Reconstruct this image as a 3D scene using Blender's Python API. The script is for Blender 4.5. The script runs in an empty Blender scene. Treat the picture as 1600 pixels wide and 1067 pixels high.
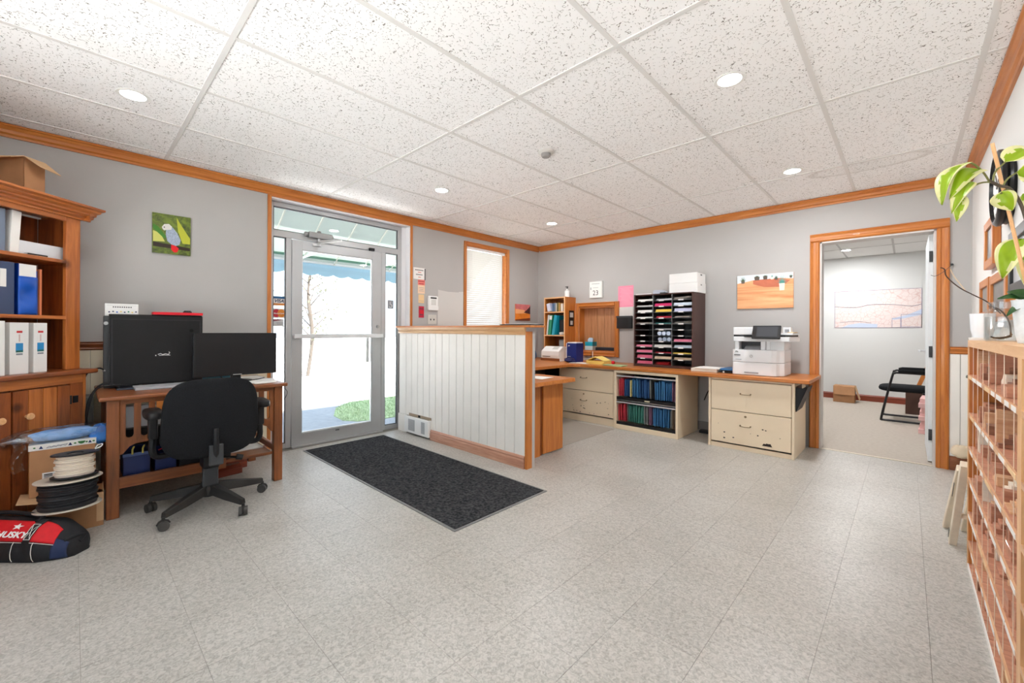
import bpy, bmesh, math, random
from mathutils import Vector, Matrix
random.seed(7)
scene = bpy.context.scene
COL = scene.collection

# ------------------------------------------------------------------ camera, world, sun, exposure
YAW, ROLL, F_PX = -0.759, 0.005, 650.0
cam_data = bpy.data.cameras.new('camera')
cam = bpy.data.objects.new('camera', cam_data)
COL.objects.link(cam)
scene.camera = cam
cam_data.sensor_width = 36.0
cam_data.lens = F_PX * 36.0 / 1600.0
cam_data.shift_y = (516.0 - 533.5) / 1600.0
cam_data.clip_start = 0.02
cam_data.clip_end = 200
_f = Vector((math.sin(YAW), math.cos(YAW), 0))
_r0 = Vector((math.cos(YAW), -math.sin(YAW), 0))
_u0 = Vector((0, 0, 1))
_r = _r0 * math.cos(ROLL) + _u0 * math.sin(ROLL)
_u = _u0 * math.cos(ROLL) - _r0 * math.sin(ROLL)
cam.matrix_world = Matrix(((_r.x, _u.x, -_f.x, 4.338), (_r.y, _u.y, -_f.y, 0.0), (_r.z, _u.z, -_f.z, 1.175), (0, 0, 0, 1)))

world = bpy.data.worlds.new('world')
scene.world = world
world.use_nodes = True
_bg = world.node_tree.nodes['Background']
_bg.inputs['Color'].default_value = (0.78, 0.89, 1.0, 1)
_bg.inputs['Strength'].default_value = 2.1

sun_data = bpy.data.lights.new('sun', 'SUN')
sun_data.energy = 46.0
sun_data.angle = 0.009
sun_data.color = (1.0, 0.99, 0.97)
sun = bpy.data.objects.new('sun', sun_data)
COL.objects.link(sun)
# the sun stands behind the building: it lights the lot outside the door, the pavement stays in shade
_sd = Vector((-0.60, -0.05, -0.80)).normalized()
sun.rotation_euler = _sd.to_track_quat('-Z', 'Y').to_euler()
sun.location = (6, 0, 9)

LAMP_W = 7.0
vs = scene.view_settings
vs.view_transform = 'Standard'
vs.look = 'None'
vs.exposure = 0.27
vs.gamma = 1.0
vs.use_curve_mapping = False
scene.cycles.use_denoising = True
scene.cycles.max_bounces = 10
scene.cycles.diffuse_bounces = 6
scene.cycles.transparent_max_bounces = 16
scene.cycles.sample_clamp_indirect = 8.0

# ------------------------------------------------------------------ helpers
def lin(c):
    c = c / 255.0
    return c / 12.92 if c <= 0.04045 else ((c + 0.055) / 1.055) ** 2.4
def rgb(c): return (lin(c[0]), lin(c[1]), lin(c[2]), 1.0)

MATS = {}
def new_mat(name):
    m = bpy.data.materials.new(name); m.use_nodes = True
    nt = m.node_tree
    return m, nt, nt.nodes['Principled BSDF']
def plain(name, c, rough=0.5, metal=0.0, spec=0.4, var=0.0, scale=8.0, bump=0.0, coat=0.0):
    """one colour with a little procedural unevenness"""
    if name in MATS: return MATS[name]
    m, nt, b = new_mat(name)
    b.inputs['Roughness'].default_value = rough
    b.inputs['Metallic'].default_value = metal
    b.inputs['Specular IOR Level'].default_value = spec
    if coat: b.inputs['Coat Weight'].default_value = coat
    b.inputs['Base Color'].default_value = rgb(c)
    if var or bump:
        tc = nt.nodes.new('ShaderNodeTexCoord'); n = nt.nodes.new('ShaderNodeTexNoise')
        n.inputs['Scale'].default_value = scale; n.inputs['Detail'].default_value = 4
        nt.links.new(tc.outputs['Object'], n.inputs['Vector'])
        if var:
            r = nt.nodes.new('ShaderNodeValToRGB')
            r.color_ramp.elements[0].position = .3; r.color_ramp.elements[1].position = .7
            a = rgb(c)
            r.color_ramp.elements[0].color = tuple(x * (1 - var) for x in a[:3]) + (1,)
            r.color_ramp.elements[1].color = tuple(min(1, x * (1 + var)) for x in a[:3]) + (1,)
            nt.links.new(n.outputs['Fac'], r.inputs['Fac']); nt.links.new(r.outputs['Color'], b.inputs['Base Color'])
        if bump:
            bp = nt.nodes.new('ShaderNodeBump'); bp.inputs['Strength'].default_value = bump; bp.inputs['Distance'].default_value = .004
            nt.links.new(n.outputs['Fac'], bp.inputs['Height']); nt.links.new(bp.outputs['Normal'], b.inputs['Normal'])
    MATS[name] = m
    return m
def wood(name, light, dark, axis='z', rough=0.38, scale=22.0, knots=0.0, coat=0.15):
    key = name + '_' + axis
    if key in MATS: return MATS[key]
    m, nt, b = new_mat(key)
    b.inputs['Roughness'].default_value = rough
    b.inputs['Coat Weight'].default_value = coat
    tc = nt.nodes.new('ShaderNodeTexCoord'); mp = nt.nodes.new('ShaderNodeMapping')
    s = [scale] * 3; s['xyz'.index(axis)] = scale * .07
    mp.inputs['Scale'].default_value = s
    oi = nt.nodes.new('ShaderNodeObjectInfo'); ml = nt.nodes.new('ShaderNodeMath'); ml.operation = 'MULTIPLY'; ml.inputs[1].default_value = 37.0
    nt.links.new(oi.outputs['Random'], ml.inputs[0]); nt.links.new(ml.outputs[0], mp.inputs['Location'])
    nt.links.new(tc.outputs['Object'], mp.inputs['Vector'])
    n = nt.nodes.new('ShaderNodeTexNoise'); n.inputs['Scale'].default_value = 1.6; n.inputs['Detail'].default_value = 7; n.inputs['Roughness'].default_value = .65; n.inputs['Distortion'].default_value = .8
    nt.links.new(mp.outputs['Vector'], n.inputs['Vector'])
    r = nt.nodes.new('ShaderNodeValToRGB'); r.color_ramp.elements[0].position = .28; r.color_ramp.elements[1].position = .68
    r.color_ramp.elements[0].color = rgb(dark); r.color_ramp.elements[1].color = rgb(light)
    nt.links.new(n.outputs['Fac'], r.inputs['Fac'])
    out = r.outputs['Color']
    if knots:
        v = nt.nodes.new('ShaderNodeTexVoronoi'); v.inputs['Scale'].default_value = knots; v.inputs['Randomness'].default_value = 1
        nt.links.new(tc.outputs['Object'], v.inputs['Vector'])
        kr = nt.nodes.new('ShaderNodeValToRGB'); kr.color_ramp.elements[0].position = .08; kr.color_ramp.elements[1].position = .2
        kr.color_ramp.elements[0].color = (.12, .07, .04, 1); kr.color_ramp.elements[1].color = (1, 1, 1, 1)
        mx = nt.nodes.new('ShaderNodeMix'); mx.data_type = 'RGBA'; mx.blend_type = 'MULTIPLY'; mx.inputs['Factor'].default_value = .8
        nt.links.new(v.outputs['Distance'], kr.inputs['Fac']); nt.links.new(out, mx.inputs[6]); nt.links.new(kr.outputs['Color'], mx.inputs[7])
        out = mx.outputs[2]
    nt.links.new(out, b.inputs['Base Color'])
    bp = nt.nodes.new('ShaderNodeBump'); bp.inputs['Strength'].default_value = .12; bp.inputs['Distance'].default_value = .002
    nt.links.new(n.outputs['Fac'], bp.inputs['Height']); nt.links.new(bp.outputs['Normal'], b.inputs['Normal'])
    MATS[key] = m
    return m
def emit(name, c, strength):
    if name in MATS: return MATS[name]
    m, nt, b = new_mat(name)
    b.inputs['Base Color'].default_value = rgb(c); b.inputs['Emission Color'].default_value = rgb(c); b.inputs['Emission Strength'].default_value = strength
    MATS[name] = m
    return m
def pane_mat(name, tint=(1, 1, 1), gloss=.07):
    if name in MATS: return MATS[name]
    m = bpy.data.materials.new(name); m.use_nodes = True; nt = m.node_tree
    nt.nodes.remove(nt.nodes['Principled BSDF'])
    t = nt.nodes.new('ShaderNodeBsdfTransparent'); t.inputs['Color'].default_value = (*tint, 1)
    g = nt.nodes.new('ShaderNodeBsdfGlossy'); g.inputs['Roughness'].default_value = .02
    fr = nt.nodes.new('ShaderNodeLayerWeight'); fr.inputs['Blend'].default_value = .25
    ml = nt.nodes.new('ShaderNodeMath'); ml.operation = 'MULTIPLY_ADD'; ml.inputs[1].default_value = .3; ml.inputs[2].default_value = gloss * .4
    mx = nt.nodes.new('ShaderNodeMixShader')
    nt.links.new(fr.outputs['Fresnel'], ml.inputs[0]); nt.links.new(ml.outputs[0], mx.inputs['Fac'])
    nt.links.new(t.outputs[0], mx.inputs[1]); nt.links.new(g.outputs[0], mx.inputs[2])
    nt.links.new(mx.outputs[0], nt.nodes['Material Output'].inputs['Surface'])
    MATS[name] = m
    return m

class MB:
    """collects shapes of ONE piece and links them as one mesh object"""
    def __init__(s): s.v = []; s.f = []; s.fm = []; s.M = None; s.mi = 0
    def add(s, vs_, fs):
        o = len(s.v)
        s.v += [Vector(p) for p in vs_] if s.M is None else [s.M @ Vector(p) for p in vs_]
        s.f += [tuple(i + o for i in f) for f in fs]; s.fm += [s.mi] * len(fs)
        return s
    def box(s, x0, x1, y0, y1, z0, z1):
        return s.add([(x0, y0, z0), (x1, y0, z0), (x1, y1, z0), (x0, y1, z0), (x0, y0, z1), (x1, y0, z1), (x1, y1, z1), (x0, y1, z1)],
                     [(0, 3, 2, 1), (4, 5, 6, 7), (0, 1, 5, 4), (1, 2, 6, 5), (2, 3, 7, 6), (3, 0, 4, 7)])
    def bar(s, p0, p1, w, h, up=(0, 0, 1)):
        """rectangular bar from p0 to p1, w across, h along up"""
        p0, p1, up = Vector(p0), Vector(p1), Vector(up)
        d = (p1 - p0).normalized(); sd = d.cross(up).normalized() * (w / 2); u2 = sd.cross(d).normalized() * (h / 2)
        q = []
        for p in (p0, p1): q += [p - sd - u2, p + sd - u2, p + sd + u2, p - sd + u2]
        return s.add(q, [(0, 1, 2, 3), (7, 6, 5, 4), (0, 4, 5, 1), (1, 5, 6, 2), (2, 6, 7, 3), (3, 7, 4, 0)])
    def cyl(s, p0, p1, r0, r1=None, n=14):
        p0, p1 = Vector(p0), Vector(p1); r1 = r0 if r1 is None else r1
        d = (p1 - p0).normalized(); a = d.orthogonal().normalized(); b = d.cross(a)
        q = []
        for p, r in ((p0, r0), (p1, r1)):
            q += [p + (a * math.cos(t) + b * math.sin(t)) * r for t in (2 * math.pi * k / n for k in range(n))]
        return s.add(q, [(k, (k + 1) % n, n + (k + 1) % n, n + k) for k in range(n)] + [tuple(range(n - 1, -1, -1)), tuple(range(n, 2 * n))])
    def tube(s, pts, r, n=8, closed=False):
        pts = [Vector(p) for p in pts]; m = len(pts); q = []
        rs = r if isinstance(r, (list, tuple)) else [r] * m
        t0 = (pts[1] - pts[0]).normalized(); a = t0.orthogonal().normalized()
        for i in range(m):
            t = ((pts[(i + 1) % m] if (closed or i < m - 1) else pts[i]) - (pts[i - 1] if (closed or i > 0) else pts[i])).normalized()
            a = (a - t * a.dot(t)); a = a.normalized() if a.length > 1e-6 else t.orthogonal().normalized()
            b = t.cross(a)
            q += [pts[i] + (a * math.cos(w) + b * math.sin(w)) * rs[i] for w in (2 * math.pi * k / n for k in range(n))]
        fs = []
        for i in range(m if closed else m - 1):
            j = (i + 1) % m
            fs += [(i * n + k, i * n + (k + 1) % n, j * n + (k + 1) % n, j * n + k) for k in range(n)]
        if not closed: fs += [tuple(range(n - 1, -1, -1)), tuple(range((m - 1) * n, m * n))]
        return s.add(q, fs)
    def lathe(s, prof, c=(0, 0, 0), n=24, axis='z'):
        q = []; c = Vector(c)
        for r, z in prof:
            for k in range(n):
                a, b = r * math.cos(2 * math.pi * k / n), r * math.sin(2 * math.pi * k / n)
                q.append(c + Vector({'z': (a, b, z), 'x': (z, a, b), 'y': (a, z, b)}[axis]))
        m = len(prof)
        fs = [(i * n + k, i * n + (k + 1) % n, (i + 1) * n + (k + 1) % n, (i + 1) * n + k) for i in range(m - 1) for k in range(n)]
        if prof[0][0] > 1e-5: fs.append(tuple(range(n - 1, -1, -1)))
        if prof[-1][0] > 1e-5: fs.append(tuple(range((m - 1) * n, m * n)))
        return s.add(q, fs)
    def prism(s, poly, axis, a, b):
        """poly in the plane across axis: x->(y,z), y->(x,z), z->(x,y)"""
        def P(p, t): return {'x': (t, p[0], p[1]), 'y': (p[0], t, p[1]), 'z': (p[0], p[1], t)}[axis]
        n = len(poly)
        return s.add([P(p, a) for p in poly] + [P(p, b) for p in poly],
                     [tuple(range(n - 1, -1, -1)), tuple(range(n, 2 * n))] + [(k, (k + 1) % n, n + (k + 1) % n, n + k) for k in range(n)])
    def grid(s, fn, nu, nv):
        q = [fn(i / nu, j / nv) for j in range(nv + 1) for i in range(nu + 1)]
        return s.add(q, [(j * (nu + 1) + i, j * (nu + 1) + i + 1, (j + 1) * (nu + 1) + i + 1, (j + 1) * (nu + 1) + i) for j in range(nv) for i in range(nu)])
    def mesh(s, name, mats, off=Vector((0, 0, 0)), smooth=False):
        me = bpy.data.meshes.new(name)
        me.from_pydata([tuple(p - off) for p in s.v], [], s.f)
        me.polygons.foreach_set('material_index', s.fm)
        for m in (mats if isinstance(mats, (list, tuple)) else [mats]): me.materials.append(m)
        bm = bmesh.new(); bm.from_mesh(me)
        bmesh.ops.remove_doubles(bm, verts=bm.verts, dist=1e-6)
        bmesh.ops.recalc_face_normals(bm, faces=bm.faces); bm.to_mesh(me); bm.free()
        if smooth:
            for p in me.polygons: p.use_smooth = True
            me.set_sharp_from_angle(angle=math.radians(38))
        return me
    def build(s, name, mats, parent=None, bevel=0.0, smooth=False, world=True, seg=2, thick=0.0, sub=0):
        off = wloc(parent) if (parent is not None and world) else Vector((0, 0, 0))
        o = bpy.data.objects.new(name, s.mesh(name, mats, off, smooth))
        COL.objects.link(o)
        if parent is not None: o.parent = parent
        if thick:
            md = o.modifiers.new('solid', 'SOLIDIFY'); md.thickness = thick; md.offset = 0
        if sub:
            md = o.modifiers.new('sub', 'SUBSURF'); md.levels = sub; md.render_levels = sub
        if bevel:
            md = o.modifiers.new('bevel', 'BEVEL'); md.width = bevel; md.segments = seg; md.limit_method = 'ANGLE'; md.angle_limit = math.radians(40)
        return o
def wloc(o):
    p = Vector((0, 0, 0))
    while o is not None: p = p + o.location; o = o.parent
    return p
def tag(o, label, cat, group=None):
    o['label'] = label; o['category'] = cat
    if group: o['group'] = group
    return o
def thing(name, label, cat, loc=(0, 0, 0), rotz=0.0, group=None):
    o = bpy.data.objects.new(name, None); COL.objects.link(o)
    o.empty_display_size = .05; o.location = loc; o.rotation_euler = (0, 0, rotz)
    return tag(o, label, cat, group)
def struct(o): o['kind'] = 'structure'; return o
def stuff(o): o['kind'] = 'stuff'; return o
def B(x0, x1, y0, y1, z0, z1): return MB().box(x0, x1, y0, y1, z0, z1)
def share(name, me, parent, loc, rot=(0, 0, 0)):
    o = bpy.data.objects.new(name, me); COL.objects.link(o); o.parent = parent; o.location = loc; o.rotation_euler = rot
    return o
def copy_thing(root, loc, rotz=None, label=None):
    """a copy of a thing with copies of its parts and sub-parts"""
    r = root.copy(); COL.objects.link(r); r.location = loc
    if rotz is not None: r.rotation_euler = (0, 0, rotz)
    if label: r['label'] = label
    for ch in list(root.children):
        c = ch.copy(); COL.objects.link(c); c.parent = r
        for g in list(ch.children):
            d = g.copy(); COL.objects.link(d); d.parent = c
    return r
def text(name, body, size, mat, parent, mtx, depth=.0006, bold=0.0, shear=0.0, world=True, sx=1.0):
    cu = bpy.data.curves.new(name, 'FONT'); cu.body = body; cu.size = size; cu.align_x = 'CENTER'; cu.align_y = 'CENTER'
    cu.extrude = depth; cu.offset = bold; cu.shear = shear; cu.resolution_u = 3
    t = bpy.data.objects.new(name + '_tmp', cu); COL.objects.link(t)
    bpy.context.view_layer.update()
    me = bpy.data.meshes.new_from_object(t.evaluated_get(bpy.context.evaluated_depsgraph_get()))
    bpy.data.objects.remove(t); bpy.data.curves.remove(cu)
    me.transform(Matrix.Diagonal((sx, 1, 1, 1))); me.transform(mtx)
    if parent is not None and world: me.transform(Matrix.Translation(-wloc(parent)))
    me.materials.clear(); me.materials.append(mat); me.name = name
    o = bpy.data.objects.new(name, me); COL.objects.link(o); o.parent = parent
    return o
def frame3(origin, ex, ey):
    """matrix whose x axis runs along ex (reading direction) and y axis along ey (up)"""
    ex, ey = Vector(ex).normalized(), Vector(ey).normalized(); ez = ex.cross(ey); o = Vector(origin)
    return Matrix(((ex.x, ey.x, ez.x, o.x), (ex.y, ey.y, ez.y, o.y), (ex.z, ey.z, ez.z, o.z), (0, 0, 0, 1)))
def on_left(y, z, x=0.0): return frame3((x, y, z), (0, 1, 0), (0, 0, 1))      # facing +x
def on_back(x, z, y): return frame3((x, y, z), (1, 0, 0), (0, 0, 1))          # facing -y

# ------------------------------------------------------------------ materials
OAK_L, OAK_D = (206, 130, 58), (170, 92, 34)
oak = {a: wood('honey_oak', OAK_L, OAK_D, a) for a in 'xyz'}
mission = {a: wood('mission_oak', (154, 90, 48), (106, 57, 28), a) for a in 'xyz'}
pine = {a: wood('knotty_pine', (204, 122, 56), (140, 70, 28), a, knots=5.0, scale=14) for a in 'xyz'}
pine_dark = {a: wood('stained_pine', (164, 88, 40), (96, 46, 20), a, knots=5.5, scale=14) for a in 'xyz'}
birch = {a: wood('pale_birch', (236, 190, 140), (214, 158, 104), a, scale=18, rough=.5) for a in 'xyz'}
sample = {a: wood('pink_sample_wood', (206, 146, 114), (160, 100, 74), a, scale=26, rough=.5) for a in 'xyz'}
sample2 = {a: wood('tan_sample_wood', (226, 182, 140), (196, 138, 98), a, scale=26, rough=.5) for a in 'xyz'}
sample3 = {a: wood('brown_sample_wood', (160, 108, 80), (116, 72, 50), a, scale=26, rough=.5) for a in 'xyz'}
sample4 = {a: wood('white_sample_wood', (240, 230, 214), (222, 204, 182), a, scale=26, rough=.5) for a in 'xyz'}
basewood = {a: wood('worn_base_wood', (204, 158, 132), (168, 112, 88), a, scale=26, rough=.5) for a in 'xyz'}
cherry = {a: wood('cherry_base', (140, 60, 34), (104, 38, 20), a) for a in 'xyz'}
wall_grey = plain('grey_wall_paint', (180, 178, 176), .75, var=.02, scale=2.0)
wall_white = plain('white_wall_paint', (226, 225, 222), .75, var=.01, scale=2.0)
cream = plain('cream_plank_paint', (236, 233, 226), .5, var=.03, scale=6)
cream_dark = plain('cream_wainscot_paint', (224, 214, 190), .5, var=.03, scale=6)
beige_metal = plain('beige_enamel', (232, 214, 186), .42, var=.02, scale=5)
white = plain('white_plastic', (236, 236, 234), .4)
white_paper = plain('white_paper', (238, 236, 232), .8)
paper_grey = plain('grey_paper', (200, 200, 196), .8)
black = plain('black_plastic', (24, 24, 26), .45)
black_fabric = plain('black_fabric', (30, 31, 33), .95, spec=.15, var=.25, scale=160, bump=.3)
dark_grey = plain('dark_grey_plastic', (58, 60, 62), .5)
alu = plain('anodised_aluminium', (188, 190, 192), .38, metal=.55, var=.03, scale=5)
alu_light = plain('pale_aluminium', (222, 224, 226), .4, metal=.3)
alu_dark = plain('dark_grey_gasket', (84, 86, 88), .6)  # plain dark grey for the gaskets and the maker plate
steel = plain('brushed_steel', (170, 172, 174), .3, metal=.9)
brown_card = plain('brown_cardboard', (176, 130, 92), .85, var=.06, scale=14)
card_light = plain('pale_cardboard', (206, 168, 128), .85, var=.05, scale=14)
red = plain('red_plastic', (214, 26, 44), .4)
navy = plain('navy_plastic', (26, 42, 92), .45)
blue = plain('bright_blue_vinyl', (24, 88, 190), .3)
teal = plain('teal_vinyl', (24, 158, 186), .35)
green = plain('green_vinyl', (34, 138, 102), .4)
pink = plain('pink_paper', (242, 150, 174), .8)
yellow = plain('yellow_paper', (240, 212, 120), .8)
# ------------------------------------------------------------------ the room shell
XR, YB, YN, ZC = 4.735, 5.183, -1.24, 2.52      # right wall, back wall, near wall (behind the camera), ceiling
def vinyl():
    m, nt, b = new_mat('speckled_vinyl_tile')
    tc = nt.nodes.new('ShaderNodeNewGeometry'); n = nt.nodes.new('ShaderNodeTexNoise'); n.inputs['Scale'].default_value = 70; n.inputs['Detail'].default_value = 3; n.inputs['Distortion'].default_value = 1.2
    nt.links.new(tc.outputs['Position'], n.inputs['Vector'])
    r = nt.nodes.new('ShaderNodeValToRGB'); e = r.color_ramp.elements
    e[0].position = .33; e[0].color = rgb((158, 155, 149)); e[1].position = .62; e[1].color = rgb((193, 190, 184))
    nt.links.new(n.outputs['Fac'], r.inputs['Fac'])
    n2 = nt.nodes.new('ShaderNodeTexNoise'); n2.inputs['Scale'].default_value = 1.7; n2.inputs['Detail'].default_value = 5
    nt.links.new(tc.outputs['Position'], n2.inputs['Vector'])
    r2 = nt.nodes.new('ShaderNodeValToRGB'); r2.color_ramp.elements[0].position = .3; r2.color_ramp.elements[1].position = .7
    r2.color_ramp.elements[0].color = (.86, .85, .83, 1); r2.color_ramp.elements[1].color = (1, 1, 1, 1)
    nt.links.new(n2.outputs['Fac'], r2.inputs['Fac'])
    mx = nt.nodes.new('ShaderNodeMix'); mx.data_type = 'RGBA'; mx.blend_type = 'MULTIPLY'; mx.inputs['Factor'].default_value = 1
    nt.links.new(r.outputs['Color'], mx.inputs[6]); nt.links.new(r2.outputs['Color'], mx.inputs[7])
    oi = nt.nodes.new('ShaderNodeObjectInfo'); hs = nt.nodes.new('ShaderNodeMapRange'); hs.inputs['To Min'].default_value = .965; hs.inputs['To Max'].default_value = 1.02
    nt.links.new(oi.outputs['Random'], hs.inputs['Value'])
    mv = nt.nodes.new('ShaderNodeVectorMath'); mv.operation = 'SCALE'
    nt.links.new(mx.outputs[2], mv.inputs[0]); nt.links.new(hs.outputs['Result'], mv.inputs['Scale'])
    nt.links.new(mv.outputs['Vector'], b.inputs['Base Color'])
    b.inputs['Roughness'].default_value = .36; b.inputs['Specular IOR Level'].default_value = .4
    return m
VINYL = vinyl()
seam = plain('tile_seam', (134, 130, 122), .8)
floor = struct(MB().box(-.15, XR + .15, YN - .15, YB + .0, -.12, -.004).build('floor', seam))
T = .3048; tx0 = 2.577 - 9 * T; ty0 = 1.240 - 13 * T
tiles = []
for i in range(-1, 17):
    for j in range(-1, 28):
        x0, x1 = max(0, tx0 + i * T), min(XR, tx0 + (i + 1) * T); y0, y1 = max(YN, ty0 + j * T), min(YB, ty0 + (j + 1) * T)
        if x1 - x0 < .01 or y1 - y0 < .01: continue
        cx, cy = (x0 + x1) / 2, (y0 + y1) / 2
        d = Vector((cx - 4.338, cy, 0)); dep = d.dot(_f); lat = d.dot(_r0)
        seen = dep > .2 and abs(lat) / dep < 1.4
        tiles.append((0 if seen else 1, dep if seen else d.length, x0, x1, y0, y1))
tiles.sort()
g = .0005
_full = MB().prism([(-T / 2 + g, -T / 2 + g), (T / 2 - g, -T / 2 + g), (T / 2 - g, T / 2 - g), (-T / 2 + g, T / 2 - g)], 'z', -.004, 0).mesh('floor_tile', VINYL)
rest = MB()
for k, (sn, _d, x0, x1, y0, y1) in enumerate(tiles):
    if k < 300 and not sn:
        if x1 - x0 > T - .001 and y1 - y0 > T - .001: share('floor_tile', _full, floor, ((x0 + x1) / 2, (y0 + y1) / 2, 0))
        else: B(x0 + g, x1 - g, y0 + g, y1 - g, -.004, 0).build('floor_tile', VINYL, floor)
    else: rest.box(x0 + g, x1 - g, y0 + g, y1 - g, -.004, 0)
stuff(rest.build('floor_tile_field', VINYL, floor))

# ceiling: lay-in tiles in a metal grid
def ceil_mat():
    m, nt, b = new_mat('fissured_ceiling_tile')
    tc = nt.nodes.new('ShaderNodeNewGeometry')
    n = nt.nodes.new('ShaderNodeTexNoise'); n.inputs['Scale'].default_value = 42; n.inputs['Detail'].default_value = 1.5; n.inputs['Distortion'].default_value = 2.2
    nt.links.new(tc.outputs['Position'], n.inputs['Vector'])
    v = nt.nodes.new('ShaderNodeTexVoronoi'); v.feature = 'DISTANCE_TO_EDGE'; v.inputs['Scale'].default_value = 34
    nz = nt.nodes.new('ShaderNodeTexNoise'); nz.inputs['Scale'].default_value = 25; nt.links.new(tc.outputs['Position'], nz.inputs['Vector'])
    ad = nt.nodes.new('ShaderNodeVectorMath'); ad.operation = 'MULTIPLY_ADD'; ad.inputs[1].default_value = (.05, .05, .05)
    nt.links.new(nz.outputs['Color'], ad.inputs[0]); nt.links.new(tc.outputs['Position'], ad.inputs[2]); nt.links.new(ad.outputs['Vector'], v.inputs['Vector'])
    r = nt.nodes.new('ShaderNodeValToRGB'); r.color_ramp.elements[0].position = .02; r.color_ramp.elements[1].position = .05
    r.color_ramp.elements[0].color = (1, 1, 1, 1); r.color_ramp.elements[1].color = (0, 0, 0, 1)
    nt.links.new(v.outputs['Distance'], r.inputs['Fac'])
    g2 = nt.nodes.new('ShaderNodeMath'); g2.operation = 'GREATER_THAN'; g2.inputs[1].default_value = .56; nt.links.new(n.outputs['Fac'], g2.inputs[0])
    ml = nt.nodes.new('ShaderNodeMath'); ml.operation = 'MULTIPLY'; nt.links.new(r.outputs['Color'], ml.inputs[0]); nt.links.new(g2.outputs[0], ml.inputs[1])
    mx = nt.nodes.new('ShaderNodeMix'); mx.data_type = 'RGBA'; mx.inputs[6].default_value = rgb((250, 250, 250)); mx.inputs[7].default_value = rgb((108, 104, 98))
    nt.links.new(ml.outputs[0], mx.inputs['Factor'])
    # an old water stain: a ragged ring on the tile by the oak doorway
    sv = nt.nodes.new('ShaderNodeVectorMath'); sv.operation = 'SUBTRACT'; sv.inputs[1].default_value = (4.12, 4.42, ZC); nt.links.new(ad.outputs['Vector'], sv.inputs[0])
    ss = nt.nodes.new('ShaderNodeVectorMath'); ss.operation = 'MULTIPLY'; ss.inputs[1].default_value = (1, 2.6, 0); nt.links.new(sv.outputs['Vector'], ss.inputs[0])
    sl = nt.nodes.new('ShaderNodeVectorMath'); sl.operation = 'LENGTH'; nt.links.new(ss.outputs['Vector'], sl.inputs[0])
    sr = nt.nodes.new('ShaderNodeValToRGB'); se = sr.color_ramp.elements; se[0].position = .30; se[0].color = (.06, .06, .06, 1); se[1].position = .42; se[1].color = (0, 0, 0, 1)
    e2 = se.new(.37); e2.color = (.32, .32, .32, 1); e3 = se.new(.40); e3.color = (.08, .08, .08, 1)
    nt.links.new(sl.outputs['Value'], sr.inputs['Fac'])
    m3 = nt.nodes.new('ShaderNodeMix'); m3.data_type = 'RGBA'; m3.inputs[7].default_value = rgb((150, 142, 130)); nt.links.new(sr.outputs['Color'], m3.inputs['Factor']); nt.links.new(mx.outputs[2], m3.inputs[6])
    nt.links.new(m3.outputs[2], b.inputs['Base Color'])
    b.inputs['Roughness'].default_value = .9; b.inputs['Specular IOR Level'].default_value = .1
    return m
CEIL = ceil_mat()
tee = plain('white_grid_enamel', (224, 223, 221), .5)
ceiling = struct(B(-.15, XR + .15, YN - .15, YB + .15, ZC + .03, ZC + .06).build('ceiling', plain('plenum_board', (200, 200, 198), .9)))
gx = [0] + [.193 + .63 * k for k in range(8)] + [XR]; gy = [YN] + [-.759 + 1.259 * k for k in range(5)] + [YB]
for i in range(len(gx) - 1):
    for j in range(len(gy) - 1):
        if gx[i + 1] - gx[i] < .02: continue
        B(gx[i] + .004, gx[i + 1] - .004, gy[j] + .004, gy[j + 1] - .004, ZC, ZC + .015).build('ceiling_tile', CEIL, ceiling)
for x in gx[1:-1]: B(x - .012, x + .012, YN, YB, ZC - .004, ZC + .02).build('grid_tee', tee, ceiling)
for y in gy[1:-1]:
    for i in range(len(gx) - 1): B(gx[i] + .012, gx[i + 1] - .012, y - .012, y + .012, ZC - .004, ZC + .02).build('grid_tee', tee, ceiling)
roof = struct(B(-.25, 5.4, YN - .3, 9.7, 2.72, 2.9).build('roof', plain('roof_board', (90, 88, 86), .9)))  # unseen slab, added to keep the sun out and set its shadow edge

DY0, DY1, DZ = 1.272, 2.79, 2.425          # entrance opening
WY0, WY1, WZ0, WZ1 = 3.665, 4.45, .93, 2.335
w = MB()
w.box(-.15, 0, YN - .15, DY0, -.1, 2.72); w.box(-.15, 0, DY0, DY1, DZ, 2.72); w.box(-.15, 0, DY1, WY0, -.1, 2.72)
w.box(-.15, 0, WY0, WY1, -.1, WZ0); w.box(-.15, 0, WY0, WY1, WZ1, 2.72); w.box(-.15, 0, WY1, YB + .15, -.1, 2.72)
wall_left = struct(w.build('wall_left', wall_grey))
OX0, OX1, OZ = 3.702, 4.523, 2.078         # doorway
NX0, NX1, NZ0, NZ1 = .80, 1.396, .877, 1.517   # recess
w = MB()
w.box(0, NX0, YB, YB + .15, -.1, 2.72); w.box(NX0, NX1, YB, YB + .15, -.1, NZ0); w.box(NX0, NX1, YB, YB + .15, NZ1, 2.72); w.box(NX0, NX1, YB + .135, YB + .15, NZ0, NZ1)
w.box(NX1, OX0, YB, YB + .15, -.1, 2.72); w.box(OX0, OX1, YB, YB + .15, OZ, 2.72); w.box(OX1, XR + .15, YB, YB + .15, -.1, 2.72)
wall_back = struct(w.build('wall_back', wall_grey))
wall_right = struct(B(XR, XR + .15, YN - .15, YB, -.1, 2.72).build('wall_right', wall_white))
w = MB()       # near wall, behind the camera, with an unseen wide window added for daylight fill
w.box(0, 1.5, YN - .15, YN, -.1, 2.72); w.box(4.45, XR, YN - .15, YN, -.1, 2.72); w.box(1.5, 4.45, YN - .15, YN, -.1, .45); w.box(1.5, 4.45, YN - .15, YN, 2.15, 2.72)
wall_near = struct(w.build('wall_near', wall_grey))
w = MB()
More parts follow.
